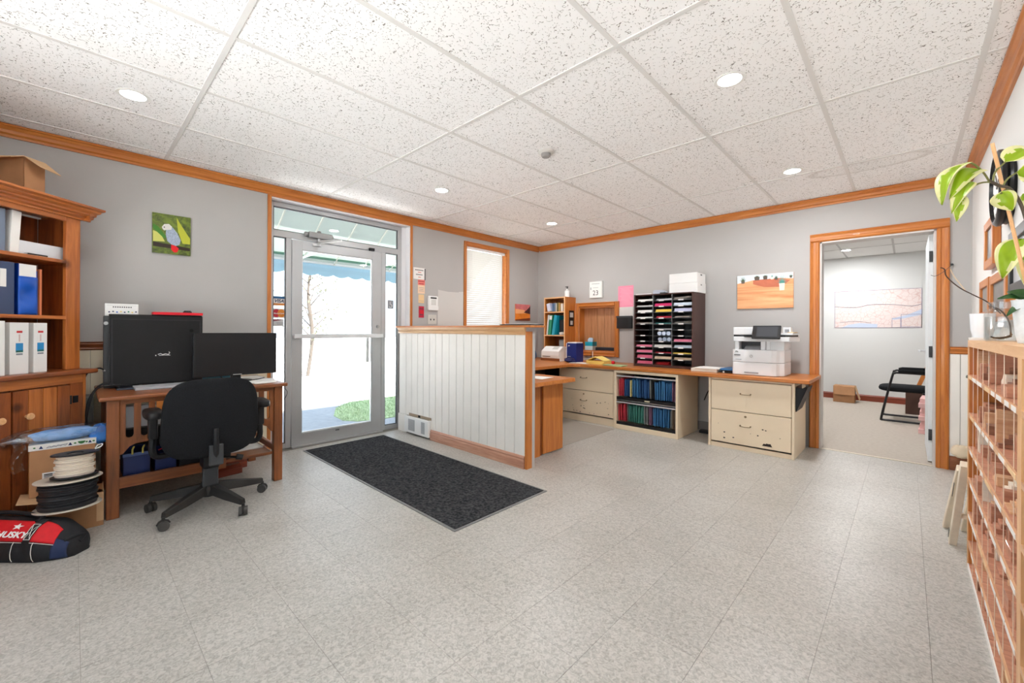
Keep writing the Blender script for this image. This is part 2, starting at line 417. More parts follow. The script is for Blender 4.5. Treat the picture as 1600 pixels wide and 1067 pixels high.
for a in ((1.5, 1.55), (2.45, 2.5), (3.42, 3.47), (4.4, 4.45)): w.box(a[0], a[1], YN - .11, YN - .06, .45, 2.15)
w.box(1.5, 4.45, YN - .11, YN - .06, .45, .5); w.box(1.5, 4.45, YN - .11, YN - .06, 2.1, 2.15)
added_window = struct(w.build('added_window', alu))  # frame of the added daylight window, out of view

# crown, chair rails, casings, baseboards
CR = [(0, -.082), (.014, -.082), (.018, -.068), (.03, -.058), (.036, -.04), (.048, -.022), (.056, -.016), (.056, -.0045), (0, -.0045)]
struct(MB().prism([(x, ZC + z) for x, z in CR], 'y', YN, YB).build('trim_1', oak['y']))
struct(MB().prism([(YB - x, ZC + z) for x, z in CR], 'x', .05, XR - .05).build('trim_2', oak['x']))
struct(MB().prism([(XR - x, ZC + z) for x, z in CR], 'y', YN, YB).build('trim_3', oak['y']))
RAIL = [(0, -.032), (.014, -.032), (.02, -.022), (.014, -.012), (.02, 0), (.026, .012), (.02, .022), (.028, .03), (0, .03)]
struct(MB().prism([(x, 1.046 + z) for x, z in RAIL], 'y', YN, DY0 - .03).build('trim_4', mission['y']))
struct(MB().prism([(YB - x, 1.023 + z) for x, z in RAIL], 'x', OX1 + .085, XR).build('trim_5', oak['x']))
CAS = [(0, 0), (0, -.02), (.01, -.027), (.022, -.02), (.03, -.017), (.05, -.016), (.056, -.021), (.066, -.021), (.08, -.01), (.08, 0)]
def casing(name, x_in, sgn, z0, z1):       # vertical casing on the back wall, bead towards the outside
    return struct(MB().prism([(x_in + sgn * (.082 - px), YB + py) for px, py in CAS], 'z', z0, z1).build(name, oak['z'], bevel=.0015))
casing('trim_6', OX0, -1, 0, OZ); casing('trim_7', OX1, 1, 0, OZ)
struct(MB().prism([(YB + py, OZ + .082 - px) for px, py in CAS], 'x', OX0 - .082, OX1 + .082).build('trim_8', oak['x'], bevel=.0015))
struct(MB().box(OX0 - .001, OX0 + .014, YB - .004, YB + .154, 0, OZ).box(OX0, OX1, YB - .004, YB + .154, OZ - .014, OZ + .001).box(OX1 - .014, OX1 + .001, YB - .004, YB + .154, 0, OZ)
       .build('trim_9', plain('pale_jamb_paint', (206, 200, 196), .5)))
struct(B(OX0, OX1, YB + .0, YB + .03, -.002, .004).build('trim_10', plain('brass_threshold', (206, 196, 176), .35, metal=.6)))
struct(B(2.4, 2.95, YB - .012, YB, 0, .1).build('baseboard_back', plain('grey_vinyl_base', (128, 122, 118), .6)))
struct(MB().prism([(YB, 0), (YB - .018, 0), (YB - .018, .085), (YB - .012, .1), (YB - .008, .118), (YB, .118)], 'x', OX1 + .085, XR).build('baseboard_end', mission['x']))
struct(MB().prism([(0, 0), (.016, 0), (.016, .075), (.008, .095), (0, .095)], 'y', YN, DY0 - .03).build('baseboard_left', mission['y']))
# wainscot planks, each its own board
_pl = MB().prism([(0, -.044), (.01, -.044), (.012, -.041), (.012, .041), (.01, .044), (0, .044)], 'z', .096, 1.013).mesh('plank', cream_dark)
for k in range(24): share('plank', _pl, wall_left, (0, -.86 + k * .09, 0))
for k in range(2):
    B(OX1 + .084 + k * .064, OX1 + .084 + (k + 1) * .064 - .003, YB - .012, YB, .12, .99).build('plank', cream, wall_back, bevel=.002)

# recess in the back wall: casing, lining, board back
rc = thing('wall_recess', 'wood-lined wall recess with plank back beside the small bookcase', 'recess', (1.1, YB, .84))
for x_in, sg in ((NX0, -1), (NX1, 1)):
    MB().prism([(x_in + sg * (.066 - px * .8), YB + py) for px, py in CAS], 'z', NZ0 - .066, NZ1 + .066).build('casing', oak['z'], rc)
for z_in, sg in ((NZ0, -1), (NZ1, 1)):
    MB().prism([(YB + py, z_in + sg * (.066 - px * .8)) for px, py in CAS], 'x', NX0, NX1).build('casing', oak['x'], rc)
for a, b_ in ((NX0, NX0 + .012), (NX1 - .012, NX1)): B(a, b_, YB, YB + .132, NZ0, NZ1).build('lining', oak['z'], rc)
for a, b_ in ((NZ0, NZ0 + .014), (NZ1 - .012, NZ1)): B(NX0 + .012, NX1 - .012, YB, YB + .132, a, b_).build('lining', oak['x'], rc)
boards = wood('weathered_oak_board', (204, 150, 106), (166, 108, 66), 'z', scale=20)
for k in range(5):
    x = NX0 + .012 + k * .1144
    B(x + .001, x + .1134, YB + .118, YB + .132, NZ0 + .014, NZ1 - .012).build('plank', boards, rc, bevel=.003)

# ------------------------------------------------------------------ entrance: aluminium storefront with transom, two side lights and a glass door
door_1 = struct(thing('door_1', 'x', 'x', (-.09, 2.0, 0)))
del door_1['label'], door_1['category']
PANE = pane_mat('clear_glass')
def fr(name, y0, y1, z0, z1, x0=-.135, x1=-.09, m=alu, bv=.003): return B(x0, x1, y0, y1, z0, z1).build(name, m, door_1, bevel=bv)
fr('jamb', 1.30, 1.322, 0, 2.41); fr('jamb', 2.675, 2.725, 0, 2.41, m=alu)
fr('mullion', 1.438, 1.486, 0, 2.075); fr('mullion', 2.462, 2.512, 0, 2.075)
fr('head', 1.322, 2.675, 2.365, 2.41); fr('transom_bar', 1.322, 2.675, 2.075, 2.138)
fr('sill', 1.322, 1.438, 0, .05); fr('sill', 2.512, 2.675, 0, .05)
B(-.14, -.04, 1.486, 2.462, -.002, .012).build('threshold', alu, door_1)
for y0, y1, z0, z1 in ((1.322, 1.438, .05, 2.075), (2.512, 2.675, .05, 2.075), (1.322, 2.675, 2.138, 2.365)):
    MB().add([(-.115, y0, z0), (-.115, y1, z0), (-.115, y1, z1), (-.115, y0, z1)], [(0, 1, 2, 3)]).build('glass_pane', PANE, door_1, thick=.005)
    m = MB()
    for a, b_, c, d in ((y0, y0 + .008, z0, z1), (y1 - .008, y1, z0, z1), (y0, y1, z0, z0 + .008), (y0, y1, z1 - .008, z1)): m.box(-.122, -.1, a, b_, c, d)
    m.build('gasket', alu_dark, door_1)
leaf = MB().box(-.13, -.085, 1.49, 1.586, .012, 2.068).box(-.13, -.085, 2.345, 2.458, .012, 2.068).box(-.13, -.085, 1.586, 2.345, .012, .128).box(-.13, -.085, 1.586, 2.345, 1.975, 2.068)
leaf = leaf.build('door_leaf', alu, door_1, bevel=.003)
MB().add([(-.108, 1.586, .128), (-.108, 2.345, .128), (-.108, 2.345, 1.975), (-.108, 1.586, 1.975)], [(0, 1, 2, 3)]).build('glass_pane', PANE, leaf, thick=.006)
m = MB()
for a, b_, c, d in ((1.586, 1.594, .128, 1.975), (2.337, 2.345, .128, 1.975), (1.586, 2.345, .128, .136), (1.586, 2.345, 1.967, 1.975)): m.box(-.118, -.096, a, b_, c, d)
m.build('gasket', alu_light, leaf)
MB().box(-.05, -.03, 1.50, 2.455, 1.082, 1.126).box(-.086, -.04, 1.50, 1.53, 1.092, 1.118).box(-.086, -.04, 2.43, 2.455, 1.092, 1.118).build('push_bar', alu_light, leaf, bevel=.004)
MB().cyl((-.086, 2.41, 1.21), (-.066, 2.41, 1.21), .017).build('lock_cylinder', steel, leaf, smooth=True)
B(-.15, -.132, 2.30, 2.335, .80, 1.08).build('pull_handle', paper_grey, leaf, bevel=.005)
B(-.084, -.08, 1.93, 1.97, .095, .107).build('maker_plate', alu_dark, leaf)
cl = MB().box(-.088, -.03, 1.63, 1.87, 2.105, 2.165).cyl((-.06, 1.595, 2.135), (-.06, 1.63, 2.135), .026).cyl((-.06, 1.87, 2.135), (-.06, 1.885, 2.135), .022).cyl((-.06, 1.74, 2.165), (-.06, 1.74, 2.185), .02)
cl = cl.build('door_closer', plain('closer_paint', (150, 150, 150), .4, metal=.4), door_1, bevel=.008)
MB().cyl((-.06, 1.74, 2.08), (-.06, 1.74, 2.11), .014).bar((-.05, 1.745, 2.085), (.16, 1.87, 2.083), .02, .008).build('closer_arm', alu_light, cl)
MB().bar((.16, 1.87, 2.078), (-.07, 1.71, 2.045), .016, .008).cyl((.16, 1.87, 2.07), (.16, 1.87, 2.092), .011).box(-.088, -.055, 1.68, 1.76, 2.03, 2.05).build('closer_forearm', alu_light, cl)
B(-.088, -.06, 2.30, 2.36, 2.068, 2.1).build('door_stop', black, door_1, bevel=.003)
# wood trim round the opening
struct(MB().box(-.0, .014, DY0 - .028, DY0 + .004, 0, DZ + .01).box(-.09, .0, DY0, DY0 + .008, 0, DZ).build('trim_11', oak['z'], bevel=.002))
struct(MB().box(0, .014, DY1 - .004, DY1 + .024, 0, DZ + .01).build('trim_12', oak['z'], bevel=.002))
struct(MB().box(-.14, .0, DY1 - .012, DY1 + .001, 0, DZ).box(-.14, 0, DY0, DY1, DZ - .012, DZ + .001).box(-.14, -.09, 2.725, DY1, 0, DZ).build('trim_13', plain('white_reveal', (226, 226, 228), .5)))
struct(B(0, .016, DY0, DY1, DZ - .002, ZC - .08).build('trim_14', oak['y']))

for a, b_ in ((1.55, 2.45), (2.5, 3.42), (3.47, 4.4)): B(a, b_, YN - .088, YN - .082, .5, 2.1).build('window_pane', PANE, added_window)
# ------------------------------------------------------------------ window with blind
window_1 = struct(MB().box(-.12, -.08, WY0, WY0 + .04, WZ0, WZ1).box(-.12, -.08, WY1 - .04, WY1, WZ0, WZ1).box(-.12, -.08, WY0, WY1, WZ1 - .04, WZ1).box(-.12, -.08, WY0, WY1, WZ0, WZ0 + .04).build('window_1', white))
B(-.102, -.098, WY0 + .04, WY1 - .04, WZ0 + .04, WZ1 - .04).build('window_pane', PANE, window_1)
CW = [(0, 0), (0, .016), (.006, .02), (.02, .014), (.036, .014), (.044, .008), (.044, 0)]
for y_in, sg in ((WY0, -1), (WY1, 1)): MB().prism([(py, y_in + sg * (.044 - px)) for px, py in CW], 'z', WZ0 - .04, WZ1 + .044).build('window_frame', oak['z'], window_1)
MB().prism([(py, WZ1 + .044 - px) for px, py in CW], 'y', WY0, WY1).build('window_frame', oak['y'], window_1)
MB().box(-.08, -.0, WY0, WY0 + .012, WZ0, WZ1).box(-.08, -.0, WY1 - .012, WY1, WZ0, WZ1).box(-.08, 0, WY0, WY1, WZ1 - .012, WZ1).box(-.08, .02, WY0 - .03, WY1 + .03, WZ0 - .02, WZ0).build('window_sill', oak['y'], window_1)
bl = thing('window_blind', 'white slatted venetian blind lowered in the oak-framed window', 'blind', (-.04, 4.06, WZ0))
B(-.055, -.02, WY0 + .014, WY1 - .014, WZ1 - .05, WZ1 - .013).build('head_rail', white, bl, bevel=.003)
slat = plain('pale_slat', (236, 236, 232), .45)
_sl = MB().bar((-.007, 0, -.0122), (.007, 0, .0122), WY1 - WY0 - .05, .0014).mesh('slat', slat)
nz = int((WZ1 - .06 - WZ0 - .04) / .029)
for k in range(nz): share('slat', _sl, bl, (0, -.005 - .03, WZ1 - .07 - k * .029 - WZ0))
for y in (3.80, 4.30): MB().cyl((-.04, y, WZ0 + .03), (-.04, y, WZ1 - .05), .0012, n=6).build('ladder_cord', white, bl)
MB().cyl((-.018, 4.36, 1.25), (-.018, 4.36, WZ1 - .05), .004, n=8).build('tilt_wand', white, bl)

# ------------------------------------------------------------------ recessed ceiling lights
LENS = emit('lit_lens', (255, 252, 246), 40.0)
def pot(x, y, label, z=ZC, power=1.0):
    t = thing('recessed_light', label, 'light', (x, y, z), group='recessed ceiling lights')
    MB().lathe([(.072, .0), (.078, -.003), (.074, -.006), (.058, -.005), (.056, .0)], (x, y, z)).build('trim_ring', white, t, smooth=True)
    MB().lathe([(.0, -.003), (.057, -.003), (.057, 0)], (x, y, z)).build('lens', LENS, t)
    ld = bpy.data.lights.new('lamp', 'AREA'); ld.shape = 'DISK'; ld.size = .11; ld.energy = LAMP_W * power; ld.color = (.97, .985, 1.0)
    lo = bpy.data.objects.new('lamp', ld); COL.objects.link(lo); lo.parent = t; lo.location = (0, 0, -.009)
    return t
pot(1.10, .232, 'lit recessed light above the big desk, nearest the tall hutch', power=.4)
pot(3.648, 2.406, 'largest lit recessed light in the ceiling, above the open floor', power=1.6)
pot(3.639, 4.135, 'lit recessed light nearest the oak doorway', power=2.8)
pot(1.087, 2.433, 'lit recessed light above the glass entrance door', power=.6)
pot(1.099, 4.13, 'lit recessed light in the far corner above the small bookcase', power=1.7)
pot(3.645, .232, 'recessed light overhead outside the view', power=1.2)
sd = thing('smoke_detector', 'round grey smoke detector on the ceiling tiles', 'smoke detector', (2.371, 2.434, ZC))
MB().lathe([(.06, 0), (.06, -.012), (.05, -.02), (.0, -.021)], (2.371, 2.434, ZC)).build('base', plain('detector_grey', (206, 204, 200), .5), sd, smooth=True)
MB().lathe([(.036, -.02), (.036, -.038), (.028, -.046), (.0, -.047)], (2.371, 2.434, ZC)).build('sensor_head', plain('detector_dark', (150, 148, 146), .5), sd, smooth=True)
# ------------------------------------------------------------------ tall hutch, set across the corner
HO, HR = Vector((.354, .0597, 0)), -.8118
_hm = Matrix.Translation(HO) @ Matrix.Rotation(HR, 4, 'Z')
def H(x, y, z=0.0): return tuple(_hm @ Vector((x, y, z)))
def hthing(name, label, cat, x, y, z, rot=0.0, group=None): return thing(name, label, cat, H(x, y, z), HR + rot, group)
hu = thing('hutch_cabinet', 'tall knotty pine hutch with cornice, open shelves and plank doors', 'cabinet', HO, HR)
def hb(name, x0, x1, y0, y1, z0, z1, ax='z', m=pine, bv=.003, parent=None): return B(x0, x1, y0, y1, z0, z1).build(name, m[ax], parent or hu, bevel=bv, world=False)
hb('side_panel', 0, .02, -.42, -.0, 0, .874); hb('side_panel', 1.23, 1.25, -.42, -.0, 0, .874); hb('back_panel', .02, 1.23, -.42, -.41, .05, .874, m=pine_dark)
hb('base_rail', .02, 1.23, -.03, -.002, 0, .09, 'x'); hb('top_rail', .02, 1.23, -.03, -.0, .815, .874, 'x'); hb('stile', .02, .10, -.03, 0, .09, .815, m=pine_dark)
hb('worktop', -.045, 1.295, -.44, .04, .874, .904, 'x', m=pine_dark, bv=.008)
def hdoor(x0, x1, knob_x):
    d = bpy.data.objects.new('door', B(x0, x1, -.028, -.012, .095, .81).mesh('door', pine_dark['z'])); COL.objects.link(d); d.parent = hu
    n = int(round((x1 - x0) / .078)); w_ = (x1 - x0) / n
    for k in range(n):
        B(x0 + k * w_ + .0015, x0 + (k + 1) * w_ - .0015, -.012, .004, .097, .808).build('plank', pine['z'] if k % 3 else pine_dark['z'], d, bevel=.003, world=False)
    MB().lathe([(.008, 0), (.009, .012), (.017, .02), (.02, .028), (.016, .036), (.0, .039)], (knob_x, .003, .656), n=16, axis='y').build('knob', birch['y'], d, smooth=True, world=False)
    return d
hdoor(.102, .412, .347); hdoor(.418, .80, .485)
d = hb('stile', .805, 1.23, -.03, 0, .09, .815)
MB().box(.055, .085, .0, .006, .69, .735).cyl((.10, .004, .685), (.10, .004, .74), .005, n=8).build('hinge', black, hu, world=False)
hb('stile', -.017, .071, -.085, -.06, .904, 1.90); hb('stile', 1.16, 1.24, -.085, -.06, .904, 1.90)
hb('side_panel', -.012, .008, -.32, -.085, .904, 1.90, m=pine_dark); hb('side_panel', 1.22, 1.24, -.32, -.085, .904, 1.90, m=pine_dark)
for k in range(12): hb('back_board', .008 + k * .101 + .001, .008 + (k + 1) * .101 - .001, -.33, -.318, .904, 1.90, m=pine_dark)
hb('shelf', .008, 1.22, -.318, -.062, 1.232, 1.254, 'x', m=pine); hb('shelf', .008, 1.22, -.318, -.062, 1.596, 1.618, 'x', m=pine)
hb('frieze', .071, 1.16, -.085, -.06, 1.872, 1.915, 'x'); hb('top_board', -.017, 1.24, -.33, -.06, 1.915, 1.93, 'x', m=pine_dark)
cp = [(-.055, 1.90), (-.04, 1.90), (-.04, 1.911), (-.020, 1.917), (-.020, 1.929), (.0, 1.935), (.0, 1.947), (.032, 1.955), (.032, 1.963), (.062, 1.968), (.062, 1.982), (-.055, 1.982)]
crn = MB().prism([(y - .004, z) for y, z in cp], 'x', -.07, 1.30)
crn.prism([(-.017 - (y + .06) * .5, z) for y, z in cp], 'y', -.33, -.0).box(-.03, 1.25, -.33, -.05, 1.93, 1.982)
crn.build('cornice', pine['x'], hu, world=False, bevel=.0015)

def binder(name, label, x0, x1, y, z, h, depth, m, label_fn=None, group=None, lean=0.0):
    """ring binder: spine faces +Y of the hutch, covers run back"""
    t = hthing(name, label, 'binder', x1, y, z, group=group)
    t.rotation_euler = (0, lean, HR)
    w_ = x1 - x0
    c = MB().box(-w_, 0, -.004, 0, 0, h).box(-.004, 0, -depth, -.002, 0, h).box(-w_, -w_ + .004, -depth, -.002, 0, h).build('cover', m, t, bevel=.0025, world=False)
    B(-w_ + .007, -.007, -depth + .012, -.012, .006, h - .012).build('pages', white_paper, t, world=False)
    if label_fn: label_fn(t, w_, h)
    return t
blue_label = plain('blue_label_print', (44, 140, 200), .5); red_print = plain('red_print', (206, 60, 62), .5); grey_print = plain('grey_print', (130, 140, 150), .6); green_print = plain('green_print', (84, 150, 110), .6)
def white_label(t, w_, h):
    c = -w_ / 2
    def q(n, x0, x1, z0, z1, m): B(c + x0, c + x1, 0, .0008, z0, z1).build(n, m, t, world=False)
    q('spine_label', -.018, .018, h * .42, h * .60, blue_label); q('label_band', -.018, .018, h * .42, h * .46, green_print)
    q('brand_print', -.014, .014, h * .80, h * .84, red_print); q('size_print', -.016, .016, h * .37, h * .40, grey_print); q('title_print', -.003, .003, h * .63, h * .77, plain('pale_print', (214, 190, 186), .6))
    MB().cyl((0, -.05, h * .1), (.002, -.05, h * .1), .006, n=10).cyl((0, -.05, h * .88), (.002, -.05, h * .88), .006, n=10).build('rivet', dark_grey, t, world=False)
binder('ring_binder', 'wider white ring binder with blue label, left of its pair on the hutch worktop', .297, .392, -.04, .904, .302, .25, white, white_label)
binder('ring_binder', 'narrower white ring binder with blue label, nearest the hutch right stile', .194, .267, -.045, .904, .302, .25, white, white_label)
binder('ring_binder', 'white ring binder cut off by the photo edge on the hutch worktop', .43, .52, -.02, .904, .31, .25, white)
def navy_label(t, w_, h): B(-w_ * .45, -w_ * .05, 0, .0008, h * .52, h * .86).build('spine_label', white_paper, t, world=False)
binder('ring_binder', 'slate blue lever file with white spine label on the middle hutch shelf', .337, .41, -.08, 1.254, .305, .22, plain('slate_blue', (62, 76, 108), .5), navy_label)
t = hthing('magazine_file', 'glossy bright blue magazine file with white top on the hutch shelf', 'magazine file', .315, -.09, 1.254)
MB().grid(lambda a, b_: (-.10 * a, -.004 * 0 + .012 * math.sin(b_ * 9) * math.sin(a * 3.1) + .006, .23 * b_), 10, 16).build('front', blue, t, smooth=True, world=False, thick=.004)
MB().box(-.10, -.096, -.2, .006, 0, .27).box(-.004, 0, -.2, .006, 0, .305).box(-.10, 0, -.2, -.19, 0, .30).box(-.1, 0, -.2, 0, 0, .004).build('body', plain('deep_blue_vinyl', (16, 60, 150), .35), t, world=False)
B(-.096, -.004, -.19, .004, .23, .305).build('paper_stack', white_paper, t, world=False)
tag(MB().box(0, .012, -.16, 0, 0, .285).build('booklet', plain('orange_booklet', (214, 124, 84), .6)), 'thin orange booklet leaning beside the blue magazine file', 'booklet')
o = bpy.data.objects['booklet']; o.location = H(.19, -.085, 1.254); o.rotation_euler = (0, 0, HR)
tag(MB().box(-.27, 0, -.18, 0, 0, .085).build('flat_box', plain('white_box_card', (226, 228, 232), .6), bevel=.003), 'long flat white box lying on the top hutch shelf', 'box')
o = bpy.data.objects['flat_box']; o.location = H(.294, -.11, 1.619); o.rotation_euler = (0, 0, HR)
t = hthing('pen', 'thin black pen lying in front of the long flat white box', 'pen', .22, -.085, 1.622)
MB().cyl((-.06, 0, .004), (.05, 0, .004), .0045, n=8).build('barrel', black, t, world=False); MB().cyl((.05, 0, .004), (.066, 0, .004), .0045, .001, n=8).build('tip', steel, t, world=False)
binder('paper_file', 'white dog-eared file leaning on the top hutch shelf', .30, .345, -.10, 1.618, .255, .2, white_paper, lean=-.06)
binder('paper_file', 'grey and navy file at the photo edge of the top hutch shelf', .365, .46, -.10, 1.618, .25, .2, plain('blue_grey_card', (116, 130, 150), .6))
# open carton on top
t = hthing('cardboard_box', 'open brown carton with drooping flaps on top of the hutch', 'box', .25, -.13, 1.983)
m = MB().box(-.115, .0, -.004, 0, 0, .24).box(-.004, 0, -.2, 0, 0, .24).box(-.115, 0, -.2, -.196, 0, .24).box(-.115, -.111, -.2, 0, 0, .24).box(-.115, 0, -.2, 0, 0, .004)
m.build('body', brown_card, t, world=False)
MB().add([(0, -.2, .24), (0, 0, .24), (.075, .01, .205), (.075, -.2, .205)], [(0, 1, 2, 3)]).build('flap', card_light, t, thick=.004, world=False)
MB().add([(0, 0, .24), (-.115, 0, .24), (-.13, .085, .165), (-.02, .08, .18)], [(0, 1, 2, 3)]).build('flap', card_light, t, thick=.004, world=False)

# ------------------------------------------------------------------ mission desk
dk = thing('writing_desk', 'oak desk with slotted end panels and overhanging top by the left wall', 'desk', (.42, .63, 0))
def db(name, *a, ax='y', m=mission, bv=.003, parent=None): return B(*a).build(name, m[ax], parent or dk, bevel=bv)
db('desk_top', .03, .84, .105, 1.155, .731, .757, bv=.008)
for x in (.745, .06):
    for y in (.14, 1.068): db('leg', x, x + .058, y, y + .06, 0, .731, ax='z', bv=.004)
def slotted(y0, y1, flip):
    L = y1 - y0; pts = []
    a1, b1, a2, b2 = .028, .066, .100, .137
    def sl(a, b_): r = (b_ - a) / 2; return [(a, .73)] + [(a + r - r * math.cos(k * math.pi / 6), .505 - r * math.sin(k * math.pi / 6)) for k in range(7)] + [(b_, .73)]
    top = [(0, .73)] + sl(a1, b1) + sl(a2, b2) + [(L, .73)]
    bot = [(L, .452), (.075, .445), (.045, .43), (.028, .405), (.016, .39), (0, .385)]
    pts = top + bot
    if flip: pts = [(L - p[0], p[1]) for p in pts][::-1]
    return MB().prism([(y0 + p[0], p[1]) for p in pts], 'x', .77, .79).build('slotted_panel', mission['z'], dk, bevel=.002)
slotted(.20, .368, False); slotted(.90, 1.068, True)
db('apron', .766, .792, .20, 1.068, .70, .731)
dr = db('drawer', .772, .79, .375, .895, .585, .70, m=oak)
MB().lathe([(.006, 0), (.014, .014), (.012, .022), (0, .024)], (.79, .635, .64), n=12, axis='x').build('knob', black, dr)
db('shelf_rail', .766, .79, .198, .76, .176, .246)
db('low_shelf', .12, .766, .198, 1.068, .205, .225)
db('stretcher', .12, .745, 1.08, 1.105, .225, .27, ax='x', m=pine_dark); db('stretcher', .12, .745, .158, .18, .225, .27, ax='x')
# under the desk
def bin_(x, y, lab, w_=.13, h=.15):
    t = thing('storage_bin', lab, 'bin', (x, y, .226), group='navy bins under the desk')
    z = .226
    MB().box(x - .12, x + .12, y - w_ / 2, y - w_ / 2 + .004, z, z + h).box(x - .12, x + .12, y + w_ / 2 - .004, y + w_ / 2, z, z + h).box(x - .12, x - .116, y - w_ / 2, y + w_ / 2, z, z + h).box(x + .116, x + .12, y - w_ / 2, y + w_ / 2, z, z + h).box(x - .12, x + .12, y - w_ / 2, y + w_ / 2, z, z + .004).build('tub', navy, t, bevel=.003)
    MB().box(x + .12, x + .128, y - w_ / 2 - .004, y + w_ / 2 + .004, z + h - .02, z + h).build('rim', plain('blue_grey_rim', (70, 86, 130), .5), t, bevel=.002)
    return t
t = bin_(.62, .285, 'navy storage bin with two yellow clips on the low desk shelf')
for y in (.262, .312): MB().tube([(.75, y, .37), (.752, y, .40), (.74, y + .008, .415), (.73, y + .004, .405)], .005, n=6).build('clip', plain('yellow_plastic', (206, 186, 90), .5), t)
t = bin_(.62, .43, 'navy storage bin holding a red cord on the low desk shelf', .11, .12)
MB().tube([(.66, .40, .352), (.68, .43, .366), (.67, .46, .356), (.64, .45, .364), (.66, .42, .37), (.70, .46, .36)], .004, n=6).build('red_cord', red, t)
tag(B(.5, .74, .50, .80, .226, .30).build('equipment_case', black, bevel=.006), 'flat black equipment case under the desk behind the chair', 'case')
tag(B(.12, .2, .21, .50, .226, .60).build('carton', white, bevel=.003), 'white carton seen through the desk slots', 'box')
tag(B(.22, .30, .26, .46, .226, .45).build('computer_tower', black, bevel=.006), 'black computer tower standing under the desk behind the slots', 'computer')
tag(B(.20, .36, 1.0, 1.062, .226, .44).build('carton', plain('cream_carton', (226, 206, 176), .6), bevel=.002), 'narrow cream carton on the low shelf at the door end of the desk', 'box')
tag(B(.42, .60, .80, 1.05, .226, .235).build('white_board', white), 'white board lying on the low shelf at the door end', 'board')
for k, (x, y, a, l) in enumerate(((.22, .93, .14, 'reddish wooden block on the floor under the desk, nearest the door'), (.36, .86, .12, 'reddish wooden block on the floor under the desk, nearest the chair'))):
    o = tag(MB().prism([(-.05, 0), (.05, 0), (.05, .05), (.03, .075), (-.03, .075), (-.05, .05)], 'y', -.09, .09).build('wood_block', cherry['y'], bevel=.002), l, 'block')
    o.location = (x, y, 0); o.rotation_euler = (0, 0, a)
for k, (pts, l) in enumerate((([(.62, .80, .006), (.70, .86, .006), (.66, .96, .006), (.74, 1.02, .006)], 'white cable looped on the floor under the desk'), ([(.58, .78, .006), (.64, .90, .006), (.72, .94, .006), (.78, .90, .006)], 'grey cable coiled beside the white cable on the floor'))):
    P_ = [Vector(p) for p in pts]; cv = []
    for i in range(len(P_) - 1):
        for s in range(5): cv.append(P_[i].lerp(P_[i + 1], s / 5) + Vector((.012 * math.sin(s * 1.3 + i), 0, 0)))
    tag(MB().tube(cv, .006, n=6).build('cable', white if k == 0 else paper_grey, smooth=True), l, 'cable')
# television turned with its back to the room
tv = thing('television', 'black flat television with its back turned to the room on the desk', 'television', (.36, .43, .757))
B(.335, .375, .172, .69, .775, 1.27).build('back_shell', plain('matt_black_shell', (12, 12, 14), .6, var=.15, scale=20), tv, bevel=.006)
m = MB()
for a in ((.375, .379, .18, .682, 1.235, 1.242), (.375, .379, .18, .187, .79, 1.242), (.375, .379, .672, .679, .79, 1.242)): m.box(*a)
m.build('shell_lip', plain('shell_edge', (34, 34, 37), .5), tv, bevel=.001)
B(.318, .335, .168, .694, .77, 1.275).build('bezel', black, tv, bevel=.004)
MB().cyl((.375, .62, 1.16), (.3765, .62, 1.16), .012).build('vent_hole', plain('void_black', (4, 4, 5), .9), tv)
MB().box(.375, .3762, .41, .416, .975, .983).tube([(.3765, .425, .986), (.3765, .44, .992), (.3765, .452, .984), (.3765, .468, .99), (.3765, .485, .984), (.3765, .492, .998), (.3765, .486, 1.004)], .0025, n=6).tube([(.3765, .43, .978), (.3765, .46, .98), (.3765, .495, .978)], .0018, n=6).build('reflective_mark', white, tv)  # reflective marks on the shell painted as plain white strokes
B(.26, .50, .20, .66, .757, .768).build('stand_base', plain('smoked_stand', (60, 66, 80), .2), tv, bevel=.004)
B(.325, .36, .34, .52, .765, .79).build('stand_neck', black, tv)
# things on and behind the television
t = thing('folder', 'red folder lying on top of the turned television', 'folder', (.35, .55, 1.276))
B(.30, .385, .395, .69, 1.276, 1.296).build('cover', red, t, bevel=.003); B(.305, .38, .40, .685, 1.281, 1.291).build('pages', red_print, t)
tag(MB().box(.32, .36, .575, .625, 1.2965, 1.306).box(.33, .35, .58, .62, 1.305, 1.312).build('stapler', black, bevel=.002), 'small black stapler lying on the red folder', 'stapler')
t = thing('software_box', 'white printed package standing behind the television top edge', 'box', (.25, .235, 1.262))
B(.22, .28, .15, .325, 1.262, 1.35).build('carton', white, t, bevel=.002)
m = MB()
for k in range(9): m.box(.28, .2806, .19 + k * .0115, .197 + k * .0115, 1.322, 1.33)
m.build('title_print', dark_grey, t)
for k, c in enumerate((navy, navy, blue, yellow, navy, green, yellow, navy)): MB().cyl((.28, .172 + k * .02, 1.29 + .004 * (k % 2)), (.2806, .172 + k * .02, 1.29 + .004 * (k % 2)), .005, n=10).build('print_dot', c, t)
B(.28, .2804, .16, .315, 1.337, 1.339).build('rule_print', paper_grey, t)
t = thing('wall_bracket', 'dark grey box with knob standing behind the television edge', 'bracket', (.25, .2, .757))
B(.20, .30, .145, .33, .757, 1.262).build('box_body', dark_grey, t, bevel=.003); MB().cyl((.30, .155, 1.21), (.315, .155, 1.21), .012).build('knob', steel, t, smooth=True)
